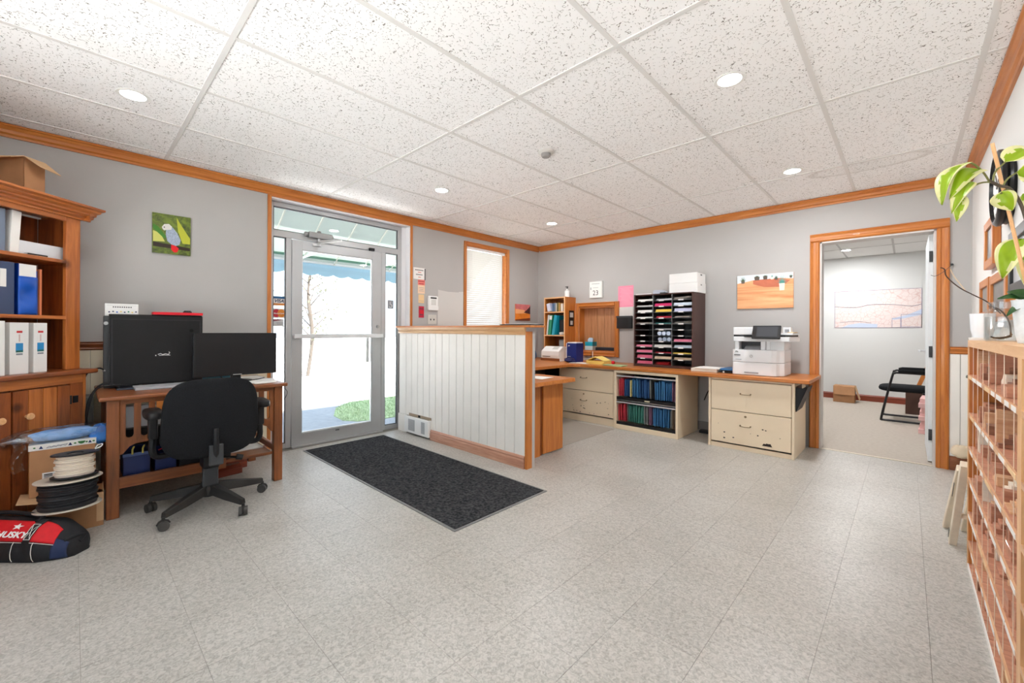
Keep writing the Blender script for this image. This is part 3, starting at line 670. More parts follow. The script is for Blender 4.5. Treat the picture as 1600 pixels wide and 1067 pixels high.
# monitor
mo = thing('computer_monitor', 'wide black computer monitor facing the room on the desk', 'monitor', (.45, .90, .757), rotz=.03)
B(-.012, .022, -.285, .285, .05, .386).build('housing', black, mo, bevel=.004, world=False)
B(.022, .0235, -.276, .276, .066, .378).build('screen', plain('dark_screen', (30, 31, 33), .3, spec=.35), mo, world=False)
B(.022, .0245, -.03, .03, .054, .060).build('badge', paper_grey, mo, world=False)
B(-.03, .0, -.035, .03, .0, .12).build('neck', black, mo, bevel=.004, world=False); MB().lathe([(.0, 0), (.11, 0), (.11, .008), (.03, .014), (0, .014)], (-.01, 0, 0)).build('base', black, mo, smooth=True, world=False)
lp = thing('laptop', 'closed silver laptop lying on the desk front edge', 'laptop', (.50, .44, .757))
B(.41, .60, .285, .60, .758, .768).build('base', plain('silver_case', (176, 178, 184), .35, metal=.3), lp, bevel=.003); B(.41, .60, .285, .60, .7685, .775).build('lid', plain('silver_lid', (186, 188, 194), .4, metal=.2), lp, bevel=.003)
tag(B(.16, .26, .71, .90, .758, .82).build('tissue_carton', plain('dull_teal', (70, 120, 134), .6), bevel=.003), 'dull teal carton on the desk behind the monitor', 'box')
for k, (x, y, a) in enumerate(((.62, 1.02, .1), (.56, 1.06, -.2), (.30, 1.04, .05))):
    o = tag(B(-.13, .13, -.08, .08, 0, .002).build('paper_sheet', white_paper), ('white paper sheet at the front corner of the desk', 'white paper sheet under the monitor cable', 'white paper sheet by the wall end of the desk')[k], 'paper'); o.location = (x, y, .758 + k * .0025); o.rotation_euler = (0, 0, a)
def curve(pts, n=6):
    P_ = [Vector(p) for p in pts]; out = []
    for i in range(len(P_) - 1):
        p0, p1, p2, p3 = P_[max(i - 1, 0)], P_[i], P_[i + 1], P_[min(i + 2, len(P_) - 1)]
        for s in range(n):
            t_ = s / n
            out.append(.5 * ((2 * p1) + (p2 - p0) * t_ + (2 * p0 - 5 * p1 + 4 * p2 - p3) * t_ ** 2 + (3 * p1 - p0 - 3 * p2 + p3) * t_ ** 3))
    return out + [P_[-1]]
tag(MB().tube(curve([(.42, .80, .80), (.46, .83, .768), (.50, .88, .79), (.55, .95, .772), (.52, 1.03, .769), (.44, 1.10, .77)]), .0035, n=6).build('cable', black, smooth=True), 'thin black monitor cable curling over the papers', 'cable')
tag(MB().tube(curve([(.80, 1.135, .62), (.815, 1.15, .655), (.81, 1.155, .69), (.79, 1.14, .715)]), .0025, n=6).build('cable', black, smooth=True), 'thin wire loop hanging at the desk corner by the door', 'cable')
c1 = thing('power_cable', 'black video cable with silver plug looping from the television to the floor', 'cable', (.3, .12, 0))
MB().tube(curve([(.29, .165, .87), (.30, .12, .90), (.32, .06, .86), (.33, .045, .72), (.34, .06, .5), (.33, .1, .2), (.3, .12, .01)]), .005, n=7).build('lead', black, c1, smooth=True)
MB().cyl((.285, .172, .862), (.29, .145, .885), .012, n=10).build('plug', steel, c1)
tag(MB().tube(curve([(.42, .22, .775), (.40, .14, .80), (.40, .08, .72), (.40, .06, .60), (.36, .075, .4), (.34, .09, .01)]), .0065, n=7).build('power_cable', black, smooth=True), 'thick black power lead hanging beside the hutch', 'cable')
tag(MB().tube(curve([(.42, .28, .776), (.46, .16, .79), (.44, .10, .76), (.42, .07, .64), (.38, .06, .45), (.38, .10, .01)]), .0055, n=7).build('power_cable', black, smooth=True), 'black cable draped over the desk end in front of the power lead', 'cable')
tag(MB().box(.05, .20, .03, .10, 0, .70).build('filing_board', plain('grey_panel', (112, 112, 108), .7), bevel=.01), 'grey padded panel standing between the hutch and the desk', 'panel')

# ------------------------------------------------------------------ office chair
ch = thing('office_chair', 'black swivel office chair on a five-star wheeled base, seen from behind', 'chair', (1.0, .62, 0))
def pad(name, cx, cy, cz, half_w, half_h, t, m, n=3.0, axis='x', curve_=0.0, taper=0.0, tilt=0.0, K=40):
    mb = MB(); rows = [(.86, -t / 2), (.965, -t / 2 + t * .12), (1.0, -t * .2), (1.0, t * .2), (.965, t / 2 - t * .12), (.86, t / 2)]
    q = []
    for s, off in rows:
        for k in range(K):
            a = 2 * math.pi * k / K; ca, sa = math.cos(a), math.sin(a)
            y = half_w * s * math.copysign(abs(ca) ** (2 / n), ca); z = half_h * s * math.copysign(abs(sa) ** (2 / n), sa)
            y *= 1 + taper * z / half_h
            o_ = off + curve_ * (y / half_w) ** 2 + tilt * z
            q.append((cx + o_, cy + y, cz + z) if axis == 'x' else (cx + z, cy + y, cz + off))
    fs = [(i * K + k, i * K + (k + 1) % K, (i + 1) * K + (k + 1) % K, (i + 1) * K + k) for i in range(len(rows) - 1) for k in range(K)]
    for base, cen in ((0, -t / 2), ((len(rows) - 1) * K, t / 2)):
        c = len(q); q.append((cx + cen, cy, cz) if axis == 'x' else (cx, cy, cz + cen))
        fs += [(base + k, base + (k + 1) % K, c) for k in range(K)]
    mb.add(q, fs)
    return mb.build(name, m, ch, smooth=True)
pad('backrest_cushion', 1.19, .60, .625, .240, .234, .07, black_fabric, 3.6, curve_=-.03, taper=-.04, tilt=.10)
pad('backrest_shell', 1.222, .60, .625, .249, .245, .045, black_fabric, 3.6, curve_=-.03, taper=-.04, tilt=.10)
pad('seat', .93, .62, .455, .24, .23, .085, black_fabric, 3.2, axis='z')
B(.80, 1.08, .50, .74, .385, .42).build('seat_plate', black, ch, bevel=.006)
MB().tube(curve([(1.235, .61, .56), (1.235, .61, .42), (1.20, .615, .345), (1.10, .62, .34), (1.0, .62, .38)]), .018, n=8).build('back_stem', black, ch, smooth=True)
MB().box(1.222, 1.244, .575, .65, .33, .46).build('back_bracket', dark_grey, ch, bevel=.006)
MB().box(.955, 1.075, .575, .665, .27, .39).build('tilt_mechanism', black, ch, bevel=.01)
MB().cyl((1.06, .66, .335), (1.10, .755, .32), .008).cyl((1.10, .75, .325), (1.105, .785, .315), .018).build('tilt_knob', black, ch, smooth=True)
MB().cyl((1.0, .62, .10), (1.0, .62, .30), .036).cyl((1.0, .62, .08), (1.0, .62, .17), .044).build('column', black, ch, smooth=True)
MB().box(1.03, 1.062, .575, .66, .155, .31).build('column_cover', dark_grey, ch, bevel=.006)
for sg, yc in ((-1, .335), (1, .915)):
    p = pad('arm_pad', 1.0, yc, .655, .045, .125, .045, black, 3.0, axis='z')
    MB().tube(curve([(1.0, yc, .64), (1.0, yc, .50), (1.0, yc - sg * .0, .42), (.99, yc - sg * .03, .385), (.97, yc - sg * .14, .39)]), .019, n=8).build('arm_post', black, ch, smooth=True)
    B(.97, 1.03, yc - .022, yc + .022, .50, .64).build('arm_sleeve', black, ch, bevel=.008)
dusty = plain('dusty_black', (44, 42, 40), .6, var=.25, scale=12)
MB().lathe([(.0, .085), (.055, .09), (.058, .13), (.045, .16), (0, .165)], (1.0, .62, 0)).build('base_hub', dusty, ch, smooth=True)
for a in (238, 308, 22, 96, 168):
    a = math.radians(a); dx, dy = math.cos(a), math.sin(a)
    p0, p1 = Vector((1.0 + dx * .04, .62 + dy * .04, .128)), Vector((1.0 + dx * .325, .62 + dy * .325, .085))
    s_ = Vector((-dy, dx, 0)); q = []
    for p, w_, h in ((p0, .03, .03), (p0.lerp(p1, .5), .026, .026), (p1, .018, .016)):
        q += [p - s_ * w_ - Vector((0, 0, h)), p + s_ * w_ - Vector((0, 0, h)), p + s_ * w_ * .7 + Vector((0, 0, h)), p - s_ * w_ * .7 + Vector((0, 0, h))]
    MB().add(q, [(0, 1, 2, 3), (11, 10, 9, 8)] + [(i * 4 + k, i * 4 + (k + 1) % 4, i * 4 + 4 + (k + 1) % 4, i * 4 + 4 + k) for i in (0, 1) for k in range(4)]).build('base_leg', dusty, ch, bevel=.004)
    w0 = Vector((p1.x, p1.y, .028)); sw = Vector((math.cos(a + .9), math.sin(a + .9), 0))
    cs = MB().cyl((p1.x, p1.y, .045), (p1.x, p1.y, .075), .009).cyl(w0 - sw * .004, w0 + sw * .004, .02).tube([w0 + sw.cross(Vector((0, 0, 1))) * .030 * math.cos(t_) + Vector((0, 0, .032 * math.sin(t_))) for t_ in (0.2, .8, 1.57, 2.3, 2.9)], .006, n=6).build('caster', dusty, ch, smooth=True)
    for s2 in (-1, 1): MB().cyl(w0 + sw * s2 * .006, w0 + sw * s2 * .024, .028, n=18).build('wheel', plain('caster_grey', (70, 68, 66), .5), cs, smooth=True)

# ------------------------------------------------------------------ cartons, spools and tool bag in front of the hutch
t = hthing('cardboard_box', 'low brown carton with a raised flap on the floor under the cable spools', 'box', .297, .412, 0, rot=-math.pi / 4)
B(0, .26, -.2, 0, 0, .2).build('body', brown_card, t, world=False, bevel=.003); B(0, .004, -.2, .001, .205, .207).box(-.001, .03, -.06, .001, .03, .2).build('tape', card_light, t, world=False)
MB().add([(.26, -.2, .2), (.26, 0, .2), (.34, .0, .215), (.34, -.2, .215)], [(0, 1, 2, 3)]).build('flap', card_light, t, thick=.004, world=False)
# printed carton standing upright
pbx = hthing('printed_carton', 'upright brown carton with blue and green printed band and shipping label', 'box', .435, .124, .207, rot=math.atan2(.186, -.19))
W_ = .266; D_ = .13; Hh = .30
B(0, W_, 0, D_, 0, Hh - .03).build('body', brown_card, pbx, world=False, bevel=.003)
B(-.003, W_ + .003, -.003, D_ + .003, Hh - .032, Hh).build('lid_band', plain('white_printed_card', (232, 230, 224), .7), pbx, world=False)
lb = B(.05, .13, -.0012, 0, .05, .135).build('shipping_label', white_paper, pbx, world=False)
m = MB()
for k in range(9): m.box(.057, .09, -.002, -.0012, .056 + k * .008, .056 + k * .008 + (.003 + .002 * (k % 3)))
m.build('barcode', dark_grey, lb, world=False); B(.10, .122, -.002, -.0012, .118, .128).build('label_logo', plain('orange_print', (226, 120, 92), .6), lb, world=False)
for k, (x, s, kind) in enumerate(((.02, .010, 'o'), (.045, .017, 't'), (.16, .017, 't'), (.18, .011, 'o'), (.207, .02, 'd'), (.228, .011, 'o'), (.242, .016, 't'), (.258, .011, 'o'))):
    z = Hh - .016; mm = MB(); c_ = navy if kind == 't' else plain('print_green', (58, 118, 60), .6)
    if kind == 't': mm.prism([(x - s / 2, z - s / 2), (x + s / 2, z - s / 2), (x, z + s / 2)], 'y', -.0042, -.003)
    elif kind == 'd': mm.prism([(x + s * .8 * math.cos(a), z + .008 + s * .8 * math.sin(a)) for a in [math.pi + i * math.pi / 10 for i in range(11)]], 'y', -.0042, -.003)
    else: mm.prism([(x + s * .5 * math.cos(a), z + s * .4 * math.sin(a)) for a in [i * math.pi / 6 for i in range(12)]], 'y', -.0042, -.003)
    mm.build('print_mark', c_, pbx, world=False)
m = MB()
for k in range(9): m.bar((.067 + k * .009, -.0038, Hh - .022 + .008 * (k % 2)), (.076 + k * .009, -.0038, Hh - .014 - .006 * (k % 2)), .0012, .005, up=(0, -1, 0))
m.bar((.066, -.0038, Hh - .024), (.15, -.0038, Hh - .012), .0012, .003, up=(0, -1, 0)).build('script_print', navy, pbx, world=False)
# clear plastic bag with blue sheets on the carton
pb = hthing('plastic_bag', 'clear plastic bag of blue sheeting draped over the printed carton', 'bag', .435, .124, .507, rot=math.atan2(.186, -.19))
def lump(rx, ry, rz, c, seed, nu=26, nv=14, amp=.12):
    rnd = random.Random(seed); ph = [rnd.uniform(0, 6.28) for _ in range(8)]
    def fn(a, b_):
        u_, v_ = a * 2 * math.pi, (b_ - .5) * math.pi
        k = 1 + amp * (math.sin(3 * u_ + ph[0] + 2 * v_) + math.sin(5 * u_ + ph[1]) * .6 + math.sin(4 * v_ + ph[2] + u_) * .6 + .5 * math.sin(9 * u_ + 4 * v_ + ph[3]))
        cu, sv = math.cos(v_), math.sin(v_)
        return (c[0] + rx * k * math.copysign(abs(cu) ** .6, cu) * math.copysign(abs(math.cos(u_)) ** .7, math.cos(u_)), c[1] + ry * k * math.copysign(abs(cu) ** .6, cu) * math.copysign(abs(math.sin(u_)) ** .7, math.sin(u_)), c[2] + rz * k * math.copysign(abs(sv) ** .8, sv))
    return MB().grid(fn, nu, nv)
bluefab = plain('pale_blue_sheeting', (116, 170, 226), .7, var=.12, scale=22)
lump(.15, .06, .028, (.145, .075, .034), 3, nu=44, nv=18, amp=.11).build('blue_sheets', bluefab, pb, smooth=True, world=False)
lump(.055, .05, .055, (.30, .06, .012), 5, nu=36, nv=18, amp=.10).build('blue_sheets', plain('mid_blue_sheeting', (70, 136, 216), .7, var=.15, scale=22), pb, smooth=True, world=False)
film = pane_mat('plastic_film', (.93, .95, .97), .35)
lump(.215, .075, .04, (.13, .072, .038), 11, nu=40, nv=20, amp=.08).build('plastic_film', film, pb, smooth=True, world=False)
MB().tube([(-.03, .05, .02), (-.06, .03, .03), (-.085, .02, .028), (-.10, .02, .02)], [.03, .014, .010, .02], n=10).build('film_neck', film, pb, smooth=True, world=False)
MB().grid(lambda a, b_: (-.07 + .05 * a + .01 * math.sin(b_ * 7), .04 + .03 * math.sin(a * 5 + b_ * 4), .02 - .17 * b_), 8, 12).build('film_drape', film, pb, smooth=True, world=False)
# spools
def spool(lab, x, y, z, r, h, core, m_wire, m_fl, tiltv, n_w):
    t = hthing('cable_spool', lab, 'spool', x, y, z); t.rotation_euler = (tiltv[0], tiltv[1], HR)
    for zz in (0, h - .006): MB().lathe([(core * .5, 0), (r, 0), (r, .006), (core * .5, .006), (core * .5, 0)], (0, 0, zz), n=36).build('flange', m_fl if zz == 0 else m_fl, t, world=False, bevel=.001)
    prof = [(core, .006)]
    for k in range(n_w):
        zz = .006 + (h - .012) * k / n_w; dz = (h - .012) / n_w; rr = core + .005 * math.sin(k * 1.7)
        prof += [(rr - .004, zz), (rr, zz + dz * .3), (rr, zz + dz * .7)]
    prof += [(core, h - .006)]
    MB().lathe(prof, n=36).build('wound_cable', m_wire, t, smooth=True, world=False)
    MB().lathe([(core * .45, 0), (core * .45, h), (core * .5, h), (core * .5, 0), (core * .45, 0)], n=24).build('core', m_fl, t, world=False)
    return t
spool('spool of black cable with pale cardboard flanges, under the white spool', .485, .40, .19, .135, .155, .115, plain('black_cable', (34, 35, 38), .5, var=.3, scale=30), plain('pale_flange', (196, 186, 172), .7), (.03, -.05), 11)
sp = spool('spool of white cable with black flanges on top of the black one', .475, .425, .357, .095, .125, .078, plain('white_cable', (228, 216, 200), .6), black, (.04, -.06), 12)
MB().tube(curve([(-.06, .05, .13), (-.085, .06, .14), (-.10, .05, .15), (-.095, .03, .145), (-.08, .03, .13)]), .003, n=6).build('loose_end', white, sp, world=False)
# tool bag: long axis along the hutch Y
bag = hthing('tool_bag', 'red and black fabric tool bag with carry straps on the floor', 'bag', .60, .375, 0)
def S(t_, a, k=1.0):
    """t_ 0..1 along the bag (0 photo edge, 1 right end), a 0..1 round the section from the floor at the front over the top to the back"""
    y = -.40 + .62 * t_
    e = max(0.0, min(1.0, (1 - t_) / .22)) ** .55; e2 = max(0.0, min(1.0, t_ / .1)) ** .5
    w_ = .105 * (.35 + .65 * e) * (.7 + .3 * e2); h = .185 * (.42 + .58 * e) * (.75 + .25 * e2) * (1 - .10 * t_)
    prof = [(1.0, .0), (1.08, .12), (1.1, .30), (1.05, .5), (.86, .72), (.55, .9), (.2, .99), (-.2, 1.0), (-.6, .9), (-.9, .7), (-1.05, .45), (-1.05, .2), (-1.0, 0)]
    f_ = a * (len(prof) - 1); i = min(int(f_), len(prof) - 2); fr_ = f_ - i
    px = prof[i][0] * (1 - fr_) + prof[i + 1][0] * fr_; pz = prof[i][1] * (1 - fr_) + prof[i + 1][1] * fr_
    wr = .004 * math.sin(t_ * 31 + a * 9) * (1 if 0 < a < 1 else 0)
    return ((px * w_ + wr) * k + (.006 if k > 1 else 0) * 0, y, max(0.0, pz * h + wr * .6) * (1 + (k - 1) * .8) + (k - 1) * .02)
blk = plain('black_canvas', (28, 29, 32), .7, var=.2, scale=60, bump=.2)
body = MB().grid(lambda a, b_: S(a, b_), 44, 26)
for tt in (0, 1): body.add([S(tt, k / 26) for k in range(27)], [tuple(range(27))])
body.build('body', blk, bag, smooth=True, world=False)
redc = plain('red_canvas', (206, 24, 34), .65, var=.08, scale=40, bump=.15)
for t0_, t1_ in ((.0, .69), (.76, .90)):
    MB().grid(lambda a, b_: S(t0_ + (t1_ - t0_) * a, .285 + .20 * b_ - (.05 * max(0, a - .6) * b_ if t0_ > .5 else 0), 1.03), 24, 8).build('red_panel', redc, bag, smooth=True, world=False, thick=.003)
MB().grid(lambda a, b_: S(.69 + .07 * a, .27 + .25 * b_, 1.045), 4, 8).build('strap_patch', blk, bag, smooth=True, world=False, thick=.004)
def seam_line(pts): return MB().tube(pts, .0016, n=5)
stitch = plain('white_stitching', (226, 224, 216), .7)
m = MB()
for pts in ([S(k / 20 * .9, .275, 1.035) for k in range(21)], [S(.63, .03 + .25 * k / 8, 1.04) for k in range(9)], [S(.79, .03 + .25 * k / 8, 1.04) for k in range(9)],
            [S(.695, .30 + .14 * k / 4, 1.06) for k in range(5)], [S(.755, .30 + .14 * k / 4, 1.06) for k in range(5)], [S(.695 + .06 * k / 4, .30 + .14 * k / 4, 1.06) for k in range(5)], [S(.755 - .06 * k / 4, .30 + .14 * k / 4, 1.06) for k in range(5)], [S(.695 + .06 * k / 4, .30, 1.06) for k in range(5)], [S(.695 + .06 * k / 4, .44, 1.06) for k in range(5)]):
    m.tube(pts, .0014, n=5)
m.build('stitching', stitch, bag, world=False)
MB().tube(curve([S(.69, .47, 1.04), S(.67, .54, 1.08), S(.45, .58, 1.10), S(.25, .57, 1.10), S(.08, .54, 1.06)]), .011, n=8).build('carry_strap', blk, bag, smooth=True, world=False)
MB().tube(curve([S(.95, .35, 1.02), S(.985, .5, 1.05), S(.99, .6, 1.0), S(1.0, .45, 1.0)]), .009, n=8).build('end_strap', blk, bag, smooth=True, world=False)
MB().grid(lambda a, b_: S(.89 + .09 * a, .05 + .3 * b_, 1.02), 8, 8).build('end_panel', plain('navy_canvas', (34, 48, 84), .7), bag, smooth=True, world=False, thick=.003)
pA, pB, pC = Vector(S(.55, .36, 1.06)), Vector(S(.58, .36, 1.06)), Vector(S(.55, .42, 1.06))
ex, ey = (pB - pA).normalized(), (pC - pA).normalized()
ctr = Vector(S(.592, .335, 1.07))
text('lettering', 'HUSKY', .040, white, bag, frame3(ctr, ex, ey), bold=.0012, world=False, sx=1.15)
star = [((.026 if k % 2 == 0 else .010) * math.cos(math.pi / 2 + k * math.pi / 5), (.017 if k % 2 == 0 else .007) * math.sin(math.pi / 2 + k * math.pi / 5)) for k in range(10)]
sm = MB(); sm.M = frame3(Vector(S(.59, .405, 1.075)), ex, ey); sm.prism(star, 'z', -.001, .001).build('star_logo', white, bag, world=False)

# ------------------------------------------------------------------ left wall: parrot print, notices, keypad, switch, patch
t = thing('parrot_picture', 'square canvas print of a grey parrot with red tail on the left wall', 'picture', (0, .546, 1.78))
leafy = wood('leafy_print', (120, 140, 40), (34, 46, 24), 'x', scale=14, coat=0)
B(.001, .018, .425, .668, 1.778, 2.095).build('canvas', leafy, t, bevel=.002)
def flat(name, pts, m, x0=.0182, x1=.0190): return MB().prism(pts, 'x', x0, x1).build(name, m, t)
Y0, Z0, SW, SH = .425, 1.778, .243, .317
def pp(l): return [(Y0 + a * SW, Z0 + b_ * SH) for a, b_ in l]
flat('leaf_print', pp([(.62, .95), (.72, .8), (.98, .45), (.98, .3), (.78, .3), (.66, .6)]), plain('print_yellow_green', (186, 190, 60), .7))
flat('leaf_print', pp([(.02, .55), (.2, .5), (.32, .3), (.02, .28)]), plain('print_pale_yellow', (206, 206, 110), .7))
flat('leaf_print', pp([(.02, .72), (.15, .66), (.36, .42), (.3, .38), (.02, .6)]), plain('print_leaf_green', (70, 128, 46), .7), .0184, .0191)
flat('branch_print', pp([(.02, .27), (.98, .20), (.98, .12), (.02, .16)]), plain('print_branch', (52, 40, 34), .7), .0184, .0192)
flat('bird_body_print', pp([(.35, .62), (.42, .70), (.52, .68), (.64, .55), (.73, .38), (.7, .26), (.6, .22), (.48, .25), (.38, .32), (.34, .48)]), plain('print_grey_blue', (164, 176, 196), .7, var=.2, scale=120), .0186, .0194)
flat('bird_head_print', pp([(.24, .66), (.30, .74), (.42, .76), (.50, .70), (.48, .62), (.36, .60), (.30, .58), (.26, .61)]), plain('print_white_grey', (222, 220, 214), .7), .0188, .0196)
flat('bird_tail_print', pp([(.48, .24), (.60, .22), (.68, .16), (.64, .06), (.55, .05), (.48, .12)]), plain('print_red', (226, 24, 30), .6), .0188, .0196)
flat('bird_eye_print', pp([(.28, .665), (.31, .68), (.32, .655), (.30, .645)]), black, .0192, .0198)
def wall_card(name, lab, cat, y0, y1, z0, z1, m, x=.0, th=.004):
    t_ = thing(name, lab, cat, (0, (y0 + y1) / 2, z0)); B(x + .0005, x + th, y0, y1, z0, z1).build('card', m, t_); return t_
def marks(t_, y0, y1, zs, m, h=.008, x=.0042, dash=0):
    mm = MB()
    for k, z in enumerate(zs):
        ins = (y1 - y0) * (.1 + .08 * (k % 2))
        if dash:
            n = dash
            for q_ in range(n):
                a = y0 + ins + (y1 - y0 - 2 * ins) * q_ / n; mm.box(x - .0004, x + .0006, a, a + (y1 - y0 - 2 * ins) / n * .7, z, z + h)
        else: mm.box(x - .0004, x + .0006, y0 + ins, y1 - ins, z, z + h)
    return mm.build('print_lines', m, t_)
t = wall_card('notice_sign', 'white notice with dark and red print lines beside the entrance door', 'sign', 2.832, 3.00, 1.795, 1.935, white_paper)
marks(t, 2.84, 2.99, (1.90, 1.845), dark_grey, .012, dash=7); marks(t, 2.89, 2.95, (1.875, 1.815), red_print, .01, dash=3)
B(.0, .006, 2.99, 3.003, 1.79, 1.93).build('edge_frame', dark_grey, t)
t = wall_card('notice_card', 'small red-headed card below the white notice', 'sign', 2.895, 2.995, 1.62, 1.79, plain('peach_card', (236, 206, 176), .7))
B(.004, .005, 2.895, 2.995, 1.725, 1.79).build('red_head', plain('soft_red', (236, 130, 120), .7), t); marks(t, 2.89, 3.0, (1.765, 1.735), plain('dark_red', (150, 40, 44), .7), .012, .0052, dash=6); marks(t, 2.90, 2.99, (1.69, 1.67, 1.65), grey_print, .004)
t = wall_card('notice_card', 'blank tan card between the red-headed card and red tag', 'sign', 2.905, 2.985, 1.505, 1.61, plain('tan_card', (232, 200, 150), .7)); marks(t, 2.905, 2.985, (1.53,), grey_print, .003)
t = wall_card('notice_tag', 'small dark red tag below the tan card', 'sign', 2.91, 2.985, 1.325, 1.465, plain('crimson_card', (188, 34, 62), .6)); marks(t, 2.91, 2.985, (1.43, 1.355), dark_grey, .012, dash=4); B(.004, .0055, 2.925, 2.98, 1.375, 1.415).build('red_block', red, t)
kp = thing('alarm_keypad', 'white alarm keypad with display on the left wall', 'keypad', (0, 3.11, 1.42))
B(.0005, .03, 3.035, 3.185, 1.45, 1.60).build('case', white, kp, bevel=.02, seg=3); B(.0005, .034, 3.035, 3.185, 1.42, 1.475).build('flip_cover', white, kp, bevel=.006); B(.03, .0315, 3.065, 3.155, 1.565, 1.585).build('display', dark_grey, kp)
for r_ in range(4):
    for c_ in range(3): B(.03, .033, 3.078 + c_ * .024, 3.096 + c_ * .024, 1.488 + r_ * .017, 1.5 + r_ * .017).build('key', paper_grey, kp, bevel=.001)
sw = thing('light_switch', 'beige double light switch plate under the keypad', 'switch', (0, 3.10, 1.25))
B(.0005, .008, 3.04, 3.17, 1.247, 1.365).build('plate', plain('pale_plate', (206, 202, 194), .5), sw, bevel=.003)
for y in (3.08, 3.13): B(.008, .016, y - .006, y + .006, 1.295, 1.315).build('toggle', dark_grey, sw, bevel=.002)
tag(MB().prism([(3.195, 1.0), (3.615, 1.0), (3.615, 1.69), (3.545, 1.685), (3.53, 1.675), (3.36, 1.672), (3.22, 1.685), (3.195, 1.69)], 'x', .0004, .003).build('paint_patch', plain('pale_patch', (206, 204, 200), .7)), 'pale unpainted patch on the wall between keypad and window', 'patch')
t = thing('sunset_picture', 'small orange sunset print on the wall near the far corner', 'picture', (0, 4.80, 1.32))
B(.001, .012, 4.635, 4.975, 1.325, 1.578).build('canvas', plain('sunset_orange', (226, 128, 40), .6, var=.2, scale=9), t)
def sp_(n, l, m, x=.0125): return MB().prism([(4.635 + a * .34, 1.325 + b_ * .253) for a, b_ in l], 'x', x - .0005, x + .0005).build(n, m, t)
sp_('sky_print', [(0, .6), (1, .6), (1, 1), (0, 1)], plain('sunset_pink', (216, 120, 120), .6, var=.2, scale=12)); sp_('glow_print', [(0, .42), (.7, .45), (.6, .66), (0, .7)], plain('sunset_glow', (244, 176, 120), .6), .013)
sp_('hill_print', [(.55, .5), (1, .42), (1, .95), (.9, .8), (.7, .62)], plain('sunset_dark', (70, 34, 34), .7), .0135); sp_('shore_print', [(0, 0), (1, 0), (1, .18), (0, .06)], plain('sunset_brown', (120, 56, 28), .7), .0135)
# payment stickers on the side light
def sticker(lab, y0, y1, z0, z1, m):
    t_ = thing('payment_sticker', lab, 'sticker', (-.11, (y0 + y1) / 2, z0)); B(-.1115, -.1105, y0, y1, z0, z1).build('card', m, t_); return t_
t = sticker('blue, white and gold banded card sticker on the side light', 1.328, 1.432, 1.405, 1.495, white_paper)
B(-.1105, -.11, 1.328, 1.432, 1.472, 1.495).build('blue_band', plain('visa_blue', (26, 92, 146), .5), t); B(-.1105, -.11, 1.328, 1.432, 1.405, 1.427).build('gold_band', plain('visa_gold', (214, 138, 64), .5), t)
text('lettering', 'VISA', .044, plain('visa_navy', (24, 50, 92), .5), t, on_left(1.38, 1.449, -.1102), bold=.0012, shear=.25)
t = sticker('red and orange overlapping circles card sticker on the side light', 1.324, 1.436, 1.285, 1.375, plain('sticker_grey', (206, 204, 196), .6))
MB().prism([(1.358 + .034 * math.cos(a), 1.33 + .040 * math.sin(a)) for a in [i * math.pi / 12 for i in range(24)]], 'x', -.1105, -.1100).build('red_circle', plain('mc_red', (196, 44, 62), .5), t)
MB().prism([(1.402 + .034 * math.cos(a), 1.33 + .040 * math.sin(a)) for a in [i * math.pi / 12 for i in range(24)]], 'x', -.1103, -.1098).build('orange_circle', plain('mc_orange', (222, 136, 46), .5), t)
text('lettering', 'MasterCard', .0185, white, t, on_left(1.38, 1.328, -.1096), bold=.0004)
t = sticker('small grey striped card sticker below the other two', 1.332, 1.422, 1.205, 1.272, plain('sticker_pale', (204, 204, 204), .6)); MB().prism([(1.332, 1.272), (1.422, 1.272), (1.39, 1.262), (1.332, 1.25)], 'x', -.1105, -.11).build('maroon_swoosh', plain('maroon', (136, 70, 86), .6), t); marks(t, 1.35, 1.43, (1.235, 1.222), grey_print, .004, -.1102)
t = thing('access_sign', 'grey square access decal on the far side light of the entrance', 'sticker', (-.11, 2.59, 1.42)); B(-.1115, -.1105, 2.552, 2.63, 1.425, 1.525).build('card', plain('decal_grey', (140, 144, 150), .6), t)
MB().tube([(-.11, 2.585, 1.505), (-.11, 2.587, 1.475), (-.11, 2.605, 1.47), (-.11, 2.61, 1.45)], .004, n=6).tube([(-.11, 2.59 + .02 * math.cos(a), 1.458 + .02 * math.sin(a)) for a in [i * .5 - 2.6 for i in range(8)]], .003, n=6).build('symbol', white, t)
# ------------------------------------------------------------------ half wall of cream planks
hw = thing('half_wall', 'waist-high partition of cream planks with oak cap beside the entrance', 'partition', (1.0, 2.68, 0))
PX0, PX1, PY = .02, 2.012, 2.634
B(PX0, PX1, PY + .0125, 2.735, 0, 1.165).build('core', plain('dark_core', (120, 114, 104), .8), hw)  # darker core shows as lines in the gaps between the planks
edges = [.02, .164, .28, .394, .505, .62, .728, .842, .958, 1.074, 1.186, 1.3, 1.417, 1.529, 1.643, 1.757, 1.874, 1.998]
for a, b_ in zip(edges[:-1], edges[1:]):
    z0 = .205 if b_ < .63 else .1
    MB().prism([(a + .002, PY + .012), (a + .002, PY + .003), (a + .005, PY), (b_ - .005, PY), (b_ - .002, PY + .003), (b_ - .002, PY + .012)], 'z', z0, 1.14).build('plank', cream, hw)
B(.0, .17, PY - .0, PY + .012, 0, .2).build('plank', cream, hw)
MB().prism([(PY, 0), (PY - .016, 0), (PY - .016, .07), (PY - .012, .082), (PY - .014, .092), (PY - .006, .108), (PY, .11)], 'x', .655, 1.995).build('base_moulding', basewood['x'], hw, bevel=.001)
B(1.998, 2.02, PY - .004, 2.70, 0, 1.165).build('end_board', oak['z'], hw, bevel=.002); B(2.0, 2.018, 2.70, 2.737, 0, 1.165).build('end_corner', wall_grey, hw)
pale_cap = {a: wood('pale_cap_wood', (222, 184, 138), (196, 146, 96), a) for a in 'xyz'}
